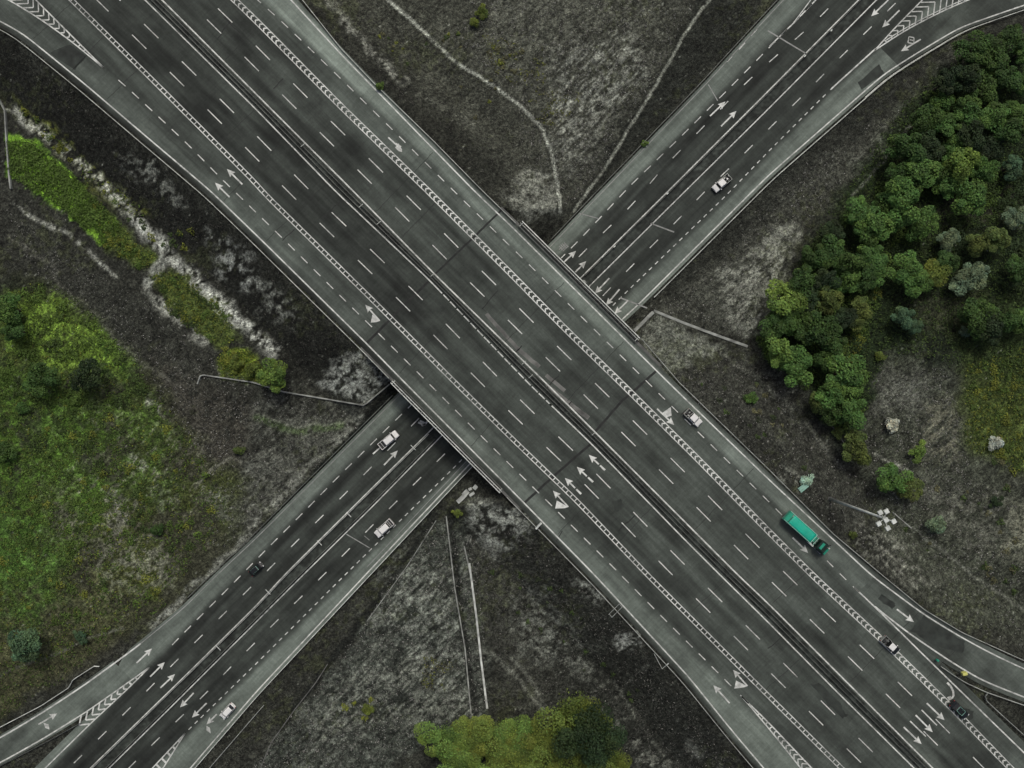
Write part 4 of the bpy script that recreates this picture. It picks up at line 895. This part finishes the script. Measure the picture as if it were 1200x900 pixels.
# ------------------------------------------------------------------ floodlight mast, signs, posts
MH = 30.0
tx, ty, _ = P(1036.5, 607.5, MH); zg = float(height(tx, ty)); MHT = MH
mast = empty('floodlight_mast', (tx, ty, zg), 0, 'tall high-mast floodlight with six pale square lamps right of the truck', 'floodlight')
MB().cyl((0,0,-0.3), (0,0,MHT-zg), 0.32, 0.17, 14).build('pole', M_GALVL, mast, True); MB().box((0,0,0.1), (0.8,0.8,0.3)).build('base_plate', M_CONCD, mast)
ringz = MHT-zg
MB().cyl((0,0,ringz-0.3), (0,0,ringz+0.1), 0.4, 0.4, 14).build('head_ring', M_GALV, mast)
for dx, dy in ((-5.5,-7.2),(2.2,-8.7),(11.2,3.6),(1.8,2.0),(-7.2,6.5),(4.0,12)):
    s_ = K*(H-MH); a = (dx*s_*0.95, -dy*s_*0.95)
    MB().cyl((0,0,ringz-0.1), (a[0], a[1], ringz-0.02), 0.06, n=6).build('arm', M_GALVL, mast)
    f = MB().box((a[0], a[1], ringz+0.12), (0.88, 0.84, 0.28), math.radians(30), 0.9).build('floodlight', M_GALVL, mast)
    MB().box((a[0], a[1], ringz-0.06), (0.62, 0.6, 0.08), math.radians(30)).build('lens', M_LAMP, f)
def sign(px, py, z, h, wpx, rz, facem, label, thick=0.06, face_h=1.0, top=False):
    x, y, _ = P(px, py, z+h); o = empty('road_sign', (x, y, z), rz, label, 'sign')
    MB().cyl((0,0,-0.3), (0,0,h), 0.06, n=8).build('post', M_GALV, o)
    MB().box((0, 0.09, h-face_h/2), (wpx, thick, face_h)).build('panel', facem, o); return o
ys = sign(1131.5,790.5,DECK,2.2,0.95,math.radians(14),M_YELLOW,'small yellow sign at the nose of the lower-right gore', 0.55, 0.9)
sign(631.5,617,DECK,2.4,1.7,math.radians(47),M_GALVL,'pale roadside sign on the lower-left verge below the overpass', 0.35)
sign(1099,774.5,DECK,0.9,0.5,math.radians(-40),M_TEALD,'tiny teal marker at the tip of the lower-right gore', 0.4, 0.5)
def gantry(px, py, d, z, label):
    """cantilever sign structure reaching out from the verge"""
    x, y, _ = P(px, py, z+1.0); a = math.atan2(-d[1], d[0]); ln = math.hypot(*d)*K*(H-z)
    o = empty('sign_frame', (x, y, z), a, label, 'sign frame')
    for s in (-0.45, 0.45): MB().cyl((0, s, 1.0), (ln, s, 1.0), 0.06, n=6).build('beam', M_GALV, o)
    for q_ in (0.05, 0.95): MB().cyl((ln*q_, -0.45, 1.0), (ln*q_, 0.45, 1.0), 0.05, n=6).build('brace', M_GALV, o)
    MB().cyl((0.1, 0, -1.2), (0.1, 0, 1.0), 0.08, n=8).build('post', M_GALVD, o); MB().cyl((ln-0.1, 0, -4.5), (ln-0.1, 0, 1.0), 0.08, n=8).build('post', M_GALVD, o)
gantry(728,709,(-13,13),DECK-0.3,'thin double-beam frame jutting out from the lower verge')
bx_, by_, bz_ = ground_point(766.5, 766); lm = empty('lamp_post', (bx_, by_, bz_), 0, 'slim lamp post leaning out of the dark lower verge', 'lamp post')
MB().cyl((0,0,-0.3), (0,0,9.0), 0.09, 0.05, 8).build('pole', M_GALVL, lm); MB().cyl((0,0,8.95), (0.9,0.9,9.25), 0.045, n=6).build('arm', M_GALVL, lm); MB().box((1.05,1.05,9.25), (0.5,0.22,0.1), 0.785).build('lamp_head', M_GALVL, lm)
stubs = [((485,524),0,'nearest the overpass'),((410,602),0,'left of the lower white pickup'),((376,635),0,'near the small black car'),((316,692),0,'below the small black car'),((258,757),0,'between the bottom arrows')]
for (px, py), z, wh in stubs:
    x, y, _ = P(px, py, 0); o = empty('marker_post', (x, y, z), math.radians(-45), 'small pale crossbar post in the lower median, '+wh, 'post', 'crossbar posts in the lower median')
    MB().cyl((0,0,-0.1), (0,0,1.2), 0.05, n=8).build('post', M_GALV, o); MB().box((0,0.0,1.22), (1.5,0.12,0.1)).build('crossbar', M_GALVL, o)
for px, py, wh in ((423,241,'uppermost'),(444,261,'second from the top'),(507,322,'at the upper expansion joint'),(614,425,'at the middle of the overpass'),(622,441,'just below the middle of the overpass'),(696,508,'at the lower expansion joint'),(355,170,'far up the median above the others')):
    x, y, _ = P(px, py, DECK+1); o = empty('marker_post', (x, y, DECK), math.radians(40), 'dull crossbar post in the highway median, '+wh, 'post', 'crossbar posts in the highway median')
    MB().cyl((0,0,0), (0,0,1.0), 0.05, n=8).build('post', M_GALV, o); MB().box((0,0,1.02), (1.1,0.13,0.1)).build('crossbar', M_GALV, o)
for px, py, wh in ((782,227,'near the top of the lower road'),(706,301,'second from the overpass'),(720,289,'third from the overpass'),(974,36,'near the top margin'),(943,66,'by the worn cross line')):
    x, y, _ = P(px, py, 0.8); o = empty('marker_post', (x, y, 0), math.radians(45), 'small pale median post beyond the overpass, '+wh, 'post', 'posts in the far median')
    MB().cyl((0,0,0), (0,0,0.9), 0.06, n=8).build('post', M_GALV, o); MB().box((0,0,0.95), (0.5,0.22,0.12)).build('reflector', M_GALVL, o)
gp = Vector(ground_point(939,572)); ch = empty('drain_chute', gp, math.atan2(40,50), 'pale teal ribbed chute beside the highway above the truck', 'drain chute')
MB().box((0.3,0,0.4), (2.0,0.95,0.18)).build('channel_bed', M_PTEAL, ch)
for s in (-0.5, 0.0, 0.5): MB().box((0.3,s,0.52), (2.1,0.08,0.22)).build('channel_wall', M_PALER, ch)

# ------------------------------------------------------------------ trees and bushes
def leaf_mesh(name, seed, n_leaf, rx, rz, zc, leaf, lobes=7, spiky=0.0):
    g = np.random.default_rng(seed)
    cs = []
    for i in range(lobes):
        a = 2*math.pi*(i/lobes)+g.uniform(-0.5,0.5); rr = g.uniform(0.3,0.85) if i else 0.15
        cs.append((math.cos(a)*rr*rx, math.sin(a)*rr*rx, zc+g.uniform(-0.45,0.5)*rz, g.uniform(0.22,0.5)*rx))
    cs.append((0, 0, zc+0.35*rz, 0.5*rx))
    nc = 0; V, F, C = [], [], []
    per = n_leaf//len(cs)
    for (cx, cy, cz, cr) in cs:
        bl = g.uniform(0.76, 1.28); sub = g.normal(size=(9, 3)); sub /= np.linalg.norm(sub, axis=1)[:, None]; sub[:, 2] = np.abs(sub[:, 2])*0.9
        sb = g.uniform(0.62, 1.45, 9); lh = g.uniform(-0.10, 0.09)
        for k in range(per):
            j = g.integers(0, 9); d = sub[j]*0.75 + g.normal(size=3)*0.42; d *= (g.uniform(0.45,1.12)**0.4)/max(np.linalg.norm(d), 0.42)
            c = np.array([cx, cy, cz]) + d*np.array([cr, cr, cr*rz/rx*1.1])
            nrm = d*0.9+np.array([0,0,0.7])+g.normal(size=3)*0.5; nrm /= np.linalg.norm(nrm)
            t = np.cross(nrm, g.normal(size=3)); t /= np.linalg.norm(t)+1e-9; b = np.cross(nrm, t); s = leaf*g.uniform(0.6,1.3)
            q0 = len(V); V += [c-t*s*0.5, c-b*s*0.32+nrm*s*0.1, c+t*s*0.5, c+b*s*0.32+nrm*s*0.1]; F.append((q0, q0+1, q0+2, q0+3))
            br = bl*sb[j]*g.uniform(0.8,1.2); hue = lh+g.uniform(-0.08,0.08); C += [(br*(1+hue), br, br*(1-hue), 1)]*4
    me = bpy.data.meshes.new(name); me.from_pydata([tuple(v) for v in V], [], F); me.update()
    ca = me.color_attributes.new('leaf', 'FLOAT_COLOR', 'POINT'); ca.data.foreach_set('color', np.array(C, np.float32).ravel()); me.materials.append(M_LEAF); return me
crowns = [leaf_mesh('crown', 100+i, 3400, 1.0, 0.72, 1.5, 0.125, 11+i % 4) for i in range(8)]
bushes = [leaf_mesh('crown', 200+i, 1100, 1.0, 0.6, 0.62, 0.16, 6) for i in range(3)]
big = leaf_mesh('crown', 300, 12000, 1.0, 0.66, 1.5, 0.062, 19); big2 = leaf_mesh('crown', 301, 12000, 1.0, 0.66, 1.5, 0.062, 17)
def trunk_me(h):
    mb = MB(); mb.cyl((0,0,-0.15), (0.02,0.01,h*0.75), 0.10, 0.06, 8)
    for k in range(5):
        a = k*1.26; mb.cyl((0,0,h*(0.45+0.06*k)), (math.cos(a)*0.5, math.sin(a)*0.5, h*0.95), 0.045, 0.015, 6)
    o = mb.build('trunk', M_BARK); me = o.data; bpy.data.objects.remove(o); return me
TR, TRB = trunk_me(1.5), trunk_me(0.6)
PAL = {'dark green': (0.021,0.047,0.012), 'mid green': (0.035,0.079,0.020), 'bright green': (0.058,0.106,0.024), 'yellow-green': (0.060,0.090,0.019), 'olive': (0.042,0.066,0.019), 'bluish green': (0.030,0.062,0.034), 'pale grey-green': (0.068,0.108,0.068), 'whitish blossoming': (0.235,0.285,0.26), 'very dark': (0.012,0.024,0.010), 'pale teal': (0.24,0.38,0.31)}
tcount = [0]
def tree(px, py, rpx, colr, label, group, kind='tree', mesh=None, tall=1.0):
    bush = kind == 'bush'; zc = (0.62 if bush else 1.5)
    x, y, z = ground_point(px, py); r = rpx*K*H*1.02; 
    x, y, _ = P(px, py, z + zc*r*tall); z = float(height(x, y))
    me = mesh or (bushes if bush else crowns)[tcount[0] % (3 if bush else 8)]; tcount[0] += 1
    o = empty('bush' if bush else 'tree', (x, y, z), random.uniform(0, 6.28), label, kind, group); o.scale = (r*random.uniform(0.86,1.2), r*random.uniform(0.86,1.2), r*tall)
    c = bpy.data.objects.new('crown', me); COL.objects.link(c); c.parent = o
    k = random.uniform(0.88,1.14); b = PAL[colr]; c.color = (b[0]*k*1.68, b[1]*k*1.47, b[2]*k*1.3, 1)
    t = bpy.data.objects.new('trunk', TRB if bush else TR); COL.objects.link(t); t.parent = o; return o
D, Mi, Br, Ye, Ol, Bl, Pg, Wh, Vd = 'dark green', 'mid green', 'bright green', 'yellow-green', 'olive', 'bluish green', 'pale grey-green', 'whitish blossoming', 'very dark'
ORD = ['leftmost', 'second from left', 'third from left', 'fourth from left', 'fifth from left', 'sixth from left', 'seventh from left', 'eighth from left', 'ninth from left']
rows = [
 ('in the topmost row of the wood', [(1142,58,18,D),(1164,64,17,D),(1186,44,15,D),(1199,60,13,Mi)]),
 ('in the row below the topmost row', [(1108,96,16,Vd),(1132,92,17,Vd),(1156,100,16,D),(1176,92,17,D),(1199,97,14,Mi)]),
 ('in the upper bright row of the wood', [(1082,142,16,D),(1106,121,13,Mi),(1109,148,16,Mi),(1135,130,17,Mi),(1165,138,17,Mi),(1190,133,15,Mi)]),
 ('in the dark row under the upper bright row', [(1060,172,20,D),(1088,172,17,Vd),(1138,158,17,Vd),(1160,168,16,Vd),(1183,155,18,D)]),
 ('in the row with the brightest crown', [(1052,206,16,D),(1074,205,21,Mi),(1098,204,16,D),(1117,178,15,Mi),(1124,195,19,Br),(1110,217,16,Mi),(1152,200,17,Mi),(1187,195,14,Bl)]),
 ('in the row above the open clearing', [(1006,252,18,Mi),(1024,265,20,Mi),(1034,240,15,D),(1054,236,21,Mi),(1050,258,16,Mi),(1080,262,16,Mi),(1139,234,18,Mi)]),
 ('at the edge of the grey clearing, upper row', [(976,275,15,Vd),(958,302,17,D),(972,298,17,D),(991,307,18,D),(1018,300,16,Mi),(1027,315,15,Mi)]),
 ('at the edge of the grey clearing, middle row', [(943,330,18,D),(966,328,16,Vd),(992,330,16,Mi),(1014,329,16,D),(922,352,21,Br),(948,352,16,Vd),(970,352,17,Ol)]),
 ('in the lower row beside the grey clearing', [(912,384,17,D),(934,380,16,D),(956,387,21,D),(976,400,18,D),(1009,362,13,Ol),(1004,378,11,Ol),(992,374,13,Vd)]),
 ('at the lower end of the wood', [(914,411,19,Br),(932,430,17,Mi),(965,425,13,D),(990,437,23,Mi)]),
 ('in the southern tip of the wood', [(962,473,14,Ol),(975,462,17,Mi),(990,462,20,Mi),(996,482,18,Mi),(979,482,15,D)]),
 ('on the right side beyond the clearing', [(1066,315,18,Mi),(1092,322,17,Ye),(1076,335,14,Mi),(1108,306,13,D),(1150,285,15,Ol),(1170,279,16,Ol),(1128,332,13,Pg),(1142,322,16,Pg),(1190,256,13,Pg)]),
 ('in the dark thicket at the right margin', [(1142,372,17,D),(1160,385,16,Vd),(1178,375,18,D),(1198,376,15,Mi),(1195,318,16,D)]),
]
used = set()
for where, lst in rows:
    for i, (px, py, r, c) in enumerate(sorted(lst)):
        tree(px, py, r, c, '%s tree, %s %s' % (c, ORD[i], where), 'trees of the wood', tall=random.uniform(0.9,1.15))
for px, py, r, c, lab, k in (
 (1113,280,13,Pg,'pale grey-green tree alone right of the wood',  'tree'), (1058,371,14,Bl,'bluish green conical tree in the brown clearing','tree'), (1069,381,10,Bl,'smaller bluish tree touching the conical tree','tree'),
 (1031,417,7,Ye,'tiny yellow-green bush in the clearing','bush'), (1133,389,9,Pg,'pale grey bush on the dark slope at right','bush'), (1045,497,12,Wh,'whitish blossoming bush below the clearing','bush'),
 (1167,519,10,Wh,'round whitish bush on the green patch at right margin','bush'), (1077,528,13,Br,'bright green low bush between the two whitish bushes','bush'), (1004,525,17,Ol,'olive tree standing just below the southern tip','tree'), (982,507,9,Ol,'small olive bush above the olive tree','bush'),
 (1047,563,16,Mi,'mid green tree above the floodlight mast head','tree'), (1065,571,12,Ol,'olive tree touching the mid green one above the floodlights','tree'), (1098,615,14,Pg,'pale green round bush right of the floodlights','bush'), (1167,589,8,Vd,'small very dark bush near the right margin','bush'),
 (879,466,10,Mi,'lone green bush by the verge above the white pickup','bush'), (944.5,563,10,'pale teal','pale teal leafy bush at the top of the teal chute','bush'),
 (6,362,17,Mi,'mid green tree cut by the left margin','tree'), (15,388,14,D,'dark green tree under the one at left margin','tree'), (46,444,17,D,'dark tree left of the twin dark trees on the green slope','tree'), (101,439,18,Vd,'very dark tree right of the twin dark trees on the green slope','tree'),
 (320,441,19,Br,'bright green round tree at the end of the pale wall','tree'), (296,432,13,Ye,'yellow-green bush against the bright round tree','bush'), (276,428,11,Ye,'outer yellow-green bush left of the bright round tree','bush'),
 (28,756,20,Bl,'dark bluish tree alone near the lower left margin','tree'), (184,621,9,D,'small dark bush in the pale patch on the green slope','bush'), (93,746,9,Bl,'small bluish bush right of the lone bluish tree','bush'), (5,530,15,D,'dark green bush at the left margin','bush'), (26,478,9,Mi,'green bush on the open slope','bush'),
 (565,13,10,Ye,'yellow-green bush near the top margin','bush'), (556,27,7,Ye,'smaller yellow-green bush below the top one','bush'), (445,101,7,Br,'small green bush on the highway guardrail','bush'), (756,168,5,Br,'tiny bright bush on the verge of the lower road','bush'),
 (430,831,8,Ye,'flat yellow-green bush on the pale field','bush'), (280,528,8,Ol,'olive bush at the upper end of the dirt strip','bush'), (535,601,6,Ye,'small yellow bush at the head of the ditch','bush'), (1000,627,7,Ol,'spiky olive weed right of the truck','bush')):
    tree(px, py, r, c, lab, 'single trees and bushes', k)
tree(674,850,40,Ye,'large yellow-green tree with a dark crown nestled against it','trees at the bottom margin',mesh=big,tall=0.85)
tree(692,864,37,Vd,'large very dark tree, tallest of the clump at the bottom margin','trees at the bottom margin',mesh=big2,tall=1.25)
for i, (px, py, r, m_) in enumerate(((522,874,27,big),(551,864,25,big2),(580,872,28,big),(610,866,27,big2),(636,884,30,big),(592,905,28,big2),(545,908,28,big),(668,910,28,big2),(712,902,28,big))):
    tree(px, py, r, Ye if i % 3 else Br, 'yellow-green tree of the bottom clump, '+['leftmost on the upper side','second on the upper side','third on the upper side','next to the footpath','right of the footpath','cut by the margin, middle','cut by the margin, left','cut by the margin, under the dark tree','cut by the margin, rightmost'][i], 'trees at the bottom margin', mesh=m_, tall=0.8)

# ------------------------------------------------------------------ scrub and weeds nobody could count
def scrub(name, areas, leaf=0.30, mounds=()):
    V, F, C = [], [], []; g = np.random.default_rng(5)
    for pts, n, rgbs, hgt, patchy in areas:
        x0, x1 = min(p[0] for p in pts), max(p[0] for p in pts); y0, y1 = min(p[1] for p in pts), max(p[1] for p in pts)
        m = int(n*3); qx, qy = g.uniform(x0, x1, m), g.uniform(y0, y1, m)
        ok = (poly_sd(qx+(fbm(qx/12, qy/12, 3)-.5)*16, qy+(fbm(qx/12, qy/12, 4)-.5)*16, pts) < 0) & (fbm(qx/7, qy/7, 71, 3) > patchy)
        qx, qy = qx[ok][:n], qy[ok][:n]
        s0 = K*H; X0, Y0 = (qx-600)*s0, (450-qy)*s0; Z0 = height(X0, Y0); s1 = K*(H-Z0); X0, Y0 = (qx-600)*s1, (450-qy)*s1; Z0 = height(X0, Y0)
        tuft = fbm(qx/2.6, qy/2.6, 81, 2)
        for x, y, z, t in zip(X0, Y0, Z0, tuft):
            b = np.array(rgbs[g.integers(len(rgbs))])*g.uniform(0.5,1.5)*0.95
            hh = hgt*(0.2+1.6*max(0, t-0.25)); 
            for k in range(2):
                c = np.array([x+g.normal()*0.14, y+g.normal()*0.14, z+hh*g.uniform(0.3,1.0)]); nr = np.array([0,0,0.9])+g.normal(size=3)*0.6; nr /= np.linalg.norm(nr)
                a = np.cross(nr, g.normal(size=3)); a /= np.linalg.norm(a)+1e-9; bb = np.cross(nr, a); s = leaf*g.uniform(0.6,1.4); q0 = len(V)
                V += [c-a*s*.5, c-bb*s*.35, c+a*s*.5, c+bb*s*.35]; F.append((q0,q0+1,q0+2,q0+3)); C += [(*b, 1)]*4
    for pts, n, rgbs, rad in mounds:                               # low rounded clumps
        x0, x1 = min(p[0] for p in pts), max(p[0] for p in pts); y0, y1 = min(p[1] for p in pts), max(p[1] for p in pts)
        qx, qy = g.uniform(x0, x1, n*4), g.uniform(y0, y1, n*4); ok = poly_sd(qx, qy, pts) < 0; qx, qy = qx[ok][:n], qy[ok][:n]
        for ax, ay in zip(qx, qy):
            x, y, z = ground_point(ax, ay); r = rad*g.uniform(0.45, 1.3); b0 = np.array(rgbs[g.integers(len(rgbs))])*g.uniform(0.75, 1.25); h = r*g.uniform(0.5, 0.8)
            for k in range(int(60*r*r)+25):
                d = g.normal(size=3); d[2] = abs(d[2]); d /= np.linalg.norm(d); rr = g.uniform(0.5, 1.0)**0.5*(1+0.35*math.sin(3*math.atan2(d[1], d[0])+ax))
                c = np.array([x, y, z])+d*np.array([r, r, h])*rr; nr = d*0.6+np.array([0,0,0.7])+g.normal(size=3)*0.5; nr /= np.linalg.norm(nr)
                a = np.cross(nr, g.normal(size=3)); a /= np.linalg.norm(a)+1e-9; bb = np.cross(nr, a); s = leaf*g.uniform(0.7,1.5); q0 = len(V)
                V += [c-a*s*.5, c-bb*s*.35, c+a*s*.5, c+bb*s*.35]; F.append((q0,q0+1,q0+2,q0+3)); C += [(*(b0*g.uniform(0.7,1.3)), 1)]*4
    me = bpy.data.meshes.new(name); me.from_pydata([tuple(v) for v in V], [], F); me.update()
    ca = me.color_attributes.new('leaf', 'FLOAT_COLOR', 'POINT'); ca.data.foreach_set('color', np.array(C, np.float32).ravel()); me.materials.append(M_SCRUB)
    o = bpy.data.objects.new(name, me); COL.objects.link(o); return tag(o, kind='stuff')
G1, G2, G3, G4, G5 = (0.080,0.135,0.026), (0.06,0.10,0.02), (0.13,0.15,0.025), (0.04,0.065,0.018), (0.10,0.10,0.05)
MOUNDS = [([(1045,190),(1110,80),(1190,40),(1200,240),(1100,240),(1060,230)], 110, (G4,(0.03,0.052,0.015),(0.022,0.04,0.013),G2), 2.2),
 ([(905,390),(960,270),(1050,220),(1090,250),(1030,330),(1000,440),(940,450)], 110, (G4,(0.03,0.052,0.015),(0.022,0.04,0.013),G2), 2.0),
 ([(945,440),(1010,440),(1010,500),(970,500)], 26, (G4,G2,(0.03,0.052,0.015)), 1.7), ([(1080,240),(1200,210),(1200,290),(1100,300)], 30, (G4,(0.03,0.05,0.02)), 1.6),
 ([(1030,560),(1180,540),(1200,700),(1080,660)], 26, (G4,G5), 0.7), ([(800,440),(900,450),(960,560),(860,500)], 22, (G4,G5,(0.03,0.04,0.02)), 0.6),
 ([(420,20),(560,40),(600,110),(560,160),(480,90)], 20, (G5,G4,G3), 0.5), ([(560,640),(650,680),(780,850),(700,800),(600,720)], 22, (G4,(0.03,0.04,0.02)), 0.6), ([(0,340),(40,330),(110,380),(160,440),(180,470),(40,480),(0,470)], 60, (G1,G2,G4,G2), 1.5),
 ([(0,470),(180,470),(240,545),(265,590),(180,700),(90,740),(0,700)], 110, (G2,G4,G4,G1,G3), 1.0),
 ([(8,165),(40,165),(100,220),(140,265),(125,285),(60,235),(10,205)], 60, (G1,G2,G1), 1.1), ([(100,215),(140,265),(180,300),(165,316),(125,290)], 26, (G2,G3), 0.8),
 ([(178,322),(200,315),(262,360),(280,400),(262,410),(200,365)], 30, (G2,G3,G4), 0.8), ([(20,122),(60,150),(120,205),(150,240),(135,240),(40,150)], 34, (G3,G2), 0.7),
 ([(255,418),(285,408),(310,440),(262,440)], 16, (G3,G2), 0.9), ([(150,255),(230,270),(220,300),(160,280)], 14, (G4,G3), 0.7),
 ([(1010,365),(1028,335),(1032,352),(1000,430),(980,425)], 26, (G3,G2), 0.8), ([(1130,440),(1200,410),(1200,560),(1150,530)], 40, (G2,G4,G3), 0.9),
 ([(1100,300),(1200,280),(1200,400),(1110,400)], 34, (G4,(0.03,0.045,0.016)), 1.2), ([(1050,300),(1100,210),(1110,220),(1090,300)], 16, (G4,(0.03,0.045,0.016)), 1.1),
 ([(570,50),(620,60),(600,90),(575,80)], 10, (G3,G5), 0.6), ([(400,815),(440,820),(430,845),(405,840)], 8, (G3,), 0.6)]
scrub('scrub', [
 ([(8,165),(40,165),(100,220),(140,265),(125,285),(60,235),(10,205)], 5200, (G1,G1,G2), 0.7, 0.2),
 ([(100,215),(140,265),(182,300),(170,318),(125,290)], 1100, (G2,G3,G4), 0.5, 0.36),
 ([(178,322),(200,315),(262,360),(280,400),(262,410),(200,365)], 1500, (G2,G3,G4), 0.45, 0.36),
 ([(255,418),(290,410),(330,450),(262,440)], 900, (G3,G2), 0.5, 0.3),
 ([(18,118),(60,150),(120,205),(180,250),(150,255),(40,155)], 1100, (G3,G2), 0.7, 0.5),
 ([(0,350),(40,330),(110,380),(170,440),(240,540),(270,600),(180,720),(90,760),(-20,800),(-20,350)], 11000, (G2,G4,G2,G4,G1,G3), 0.45, 0.49),
 ([(-20,430),(60,440),(130,480),(150,560),(110,620),(60,700),(-20,720)], 5500, (G1,G2,G2), 0.45, 0.48),
 ([(-20,790),(150,735),(80,790),(0,840),(-20,850)], 1200, (G5,G4,G2), 0.4, 0.42),
 ([(890,390),(960,270),(1060,120),(1110,80),(1220,40),(1220,460),(1180,440),(1040,410),(1000,520),(940,450)], 15000, (G4,(0.026,0.046,0.014),(0.036,0.060,0.016),G2), 0.9, 0.30),
 ([(1130,430),(1220,400),(1220,570),(1180,545),(1130,520)], 3000, (G2,G4,G3), 0.45, 0.40),
 ([(1010,360),(1025,330),(1030,350),(990,430),(980,420)], 800, (G3,G2), 0.5, 0.38),
 ([(885,395),(935,405),(945,440),(905,430)], 900, (G1,G2), 0.5, 0.3),
 ([(560,40),(640,60),(640,110),(580,90)], 260, (G5,G3), 0.4, 0.5), ([(620,100),(680,110),(670,150),(620,140)], 200, (G5,G3), 0.4, 0.52),
 ([(500,770),(530,780),(520,815),(490,810)], 160, (G5,G3), 0.35, 0.46),
], mounds=MOUNDS)
DG = ((0.10,0.10,0.09),(0.17,0.17,0.155),(0.05,0.052,0.046),(0.26,0.26,0.24),(0.03,0.032,0.027))
DK = ((0.05,0.05,0.045),(0.03,0.032,0.027),(0.09,0.09,0.08),(0.018,0.02,0.017))
scrub('dry_grass', [
 ([(560,-30),(830,-30),(760,110),(680,240),(600,235),(610,130),(530,50)], 7000, DG, 0.25, 0.42),
 ([(360,-30),(450,0),(600,120),(640,170),(600,235),(440,90)], 3000, DK, 0.25, 0.42),
 ([(505,612),(560,640),(572,835),(520,860),(430,905),(290,905),(400,770)], 7000, DG, 0.22, 0.42),
 ([(560,600),(620,630),(760,760),(870,905),(740,905),(640,830),(570,760)], 5000, DK+DG[:2], 0.3, 0.42),
 ([(765,362),(850,300),(920,210),(1060,120),(935,275),(880,400)], 3000, DG, 0.2, 0.42),
 ([(780,440),(880,410),(960,520),(1060,600),(1200,640),(1200,770),(1080,690),(960,600)], 6000, DG, 0.28, 0.42),
 ([(1030,430),(1110,430),(1140,560),(1200,600),(1060,600),(1010,540)], 3000, DG, 0.25, 0.42),
 ([(0,240),(60,290),(180,360),(300,440),(430,490),(320,600),(250,650),(240,540),(150,420),(40,320)], 6000, DG, 0.22, 0.42),
 ([(10,60),(100,110),(250,240),(430,420),(340,440),(180,270)], 4500, DK, 0.3, 0.42),
], leaf=0.22)
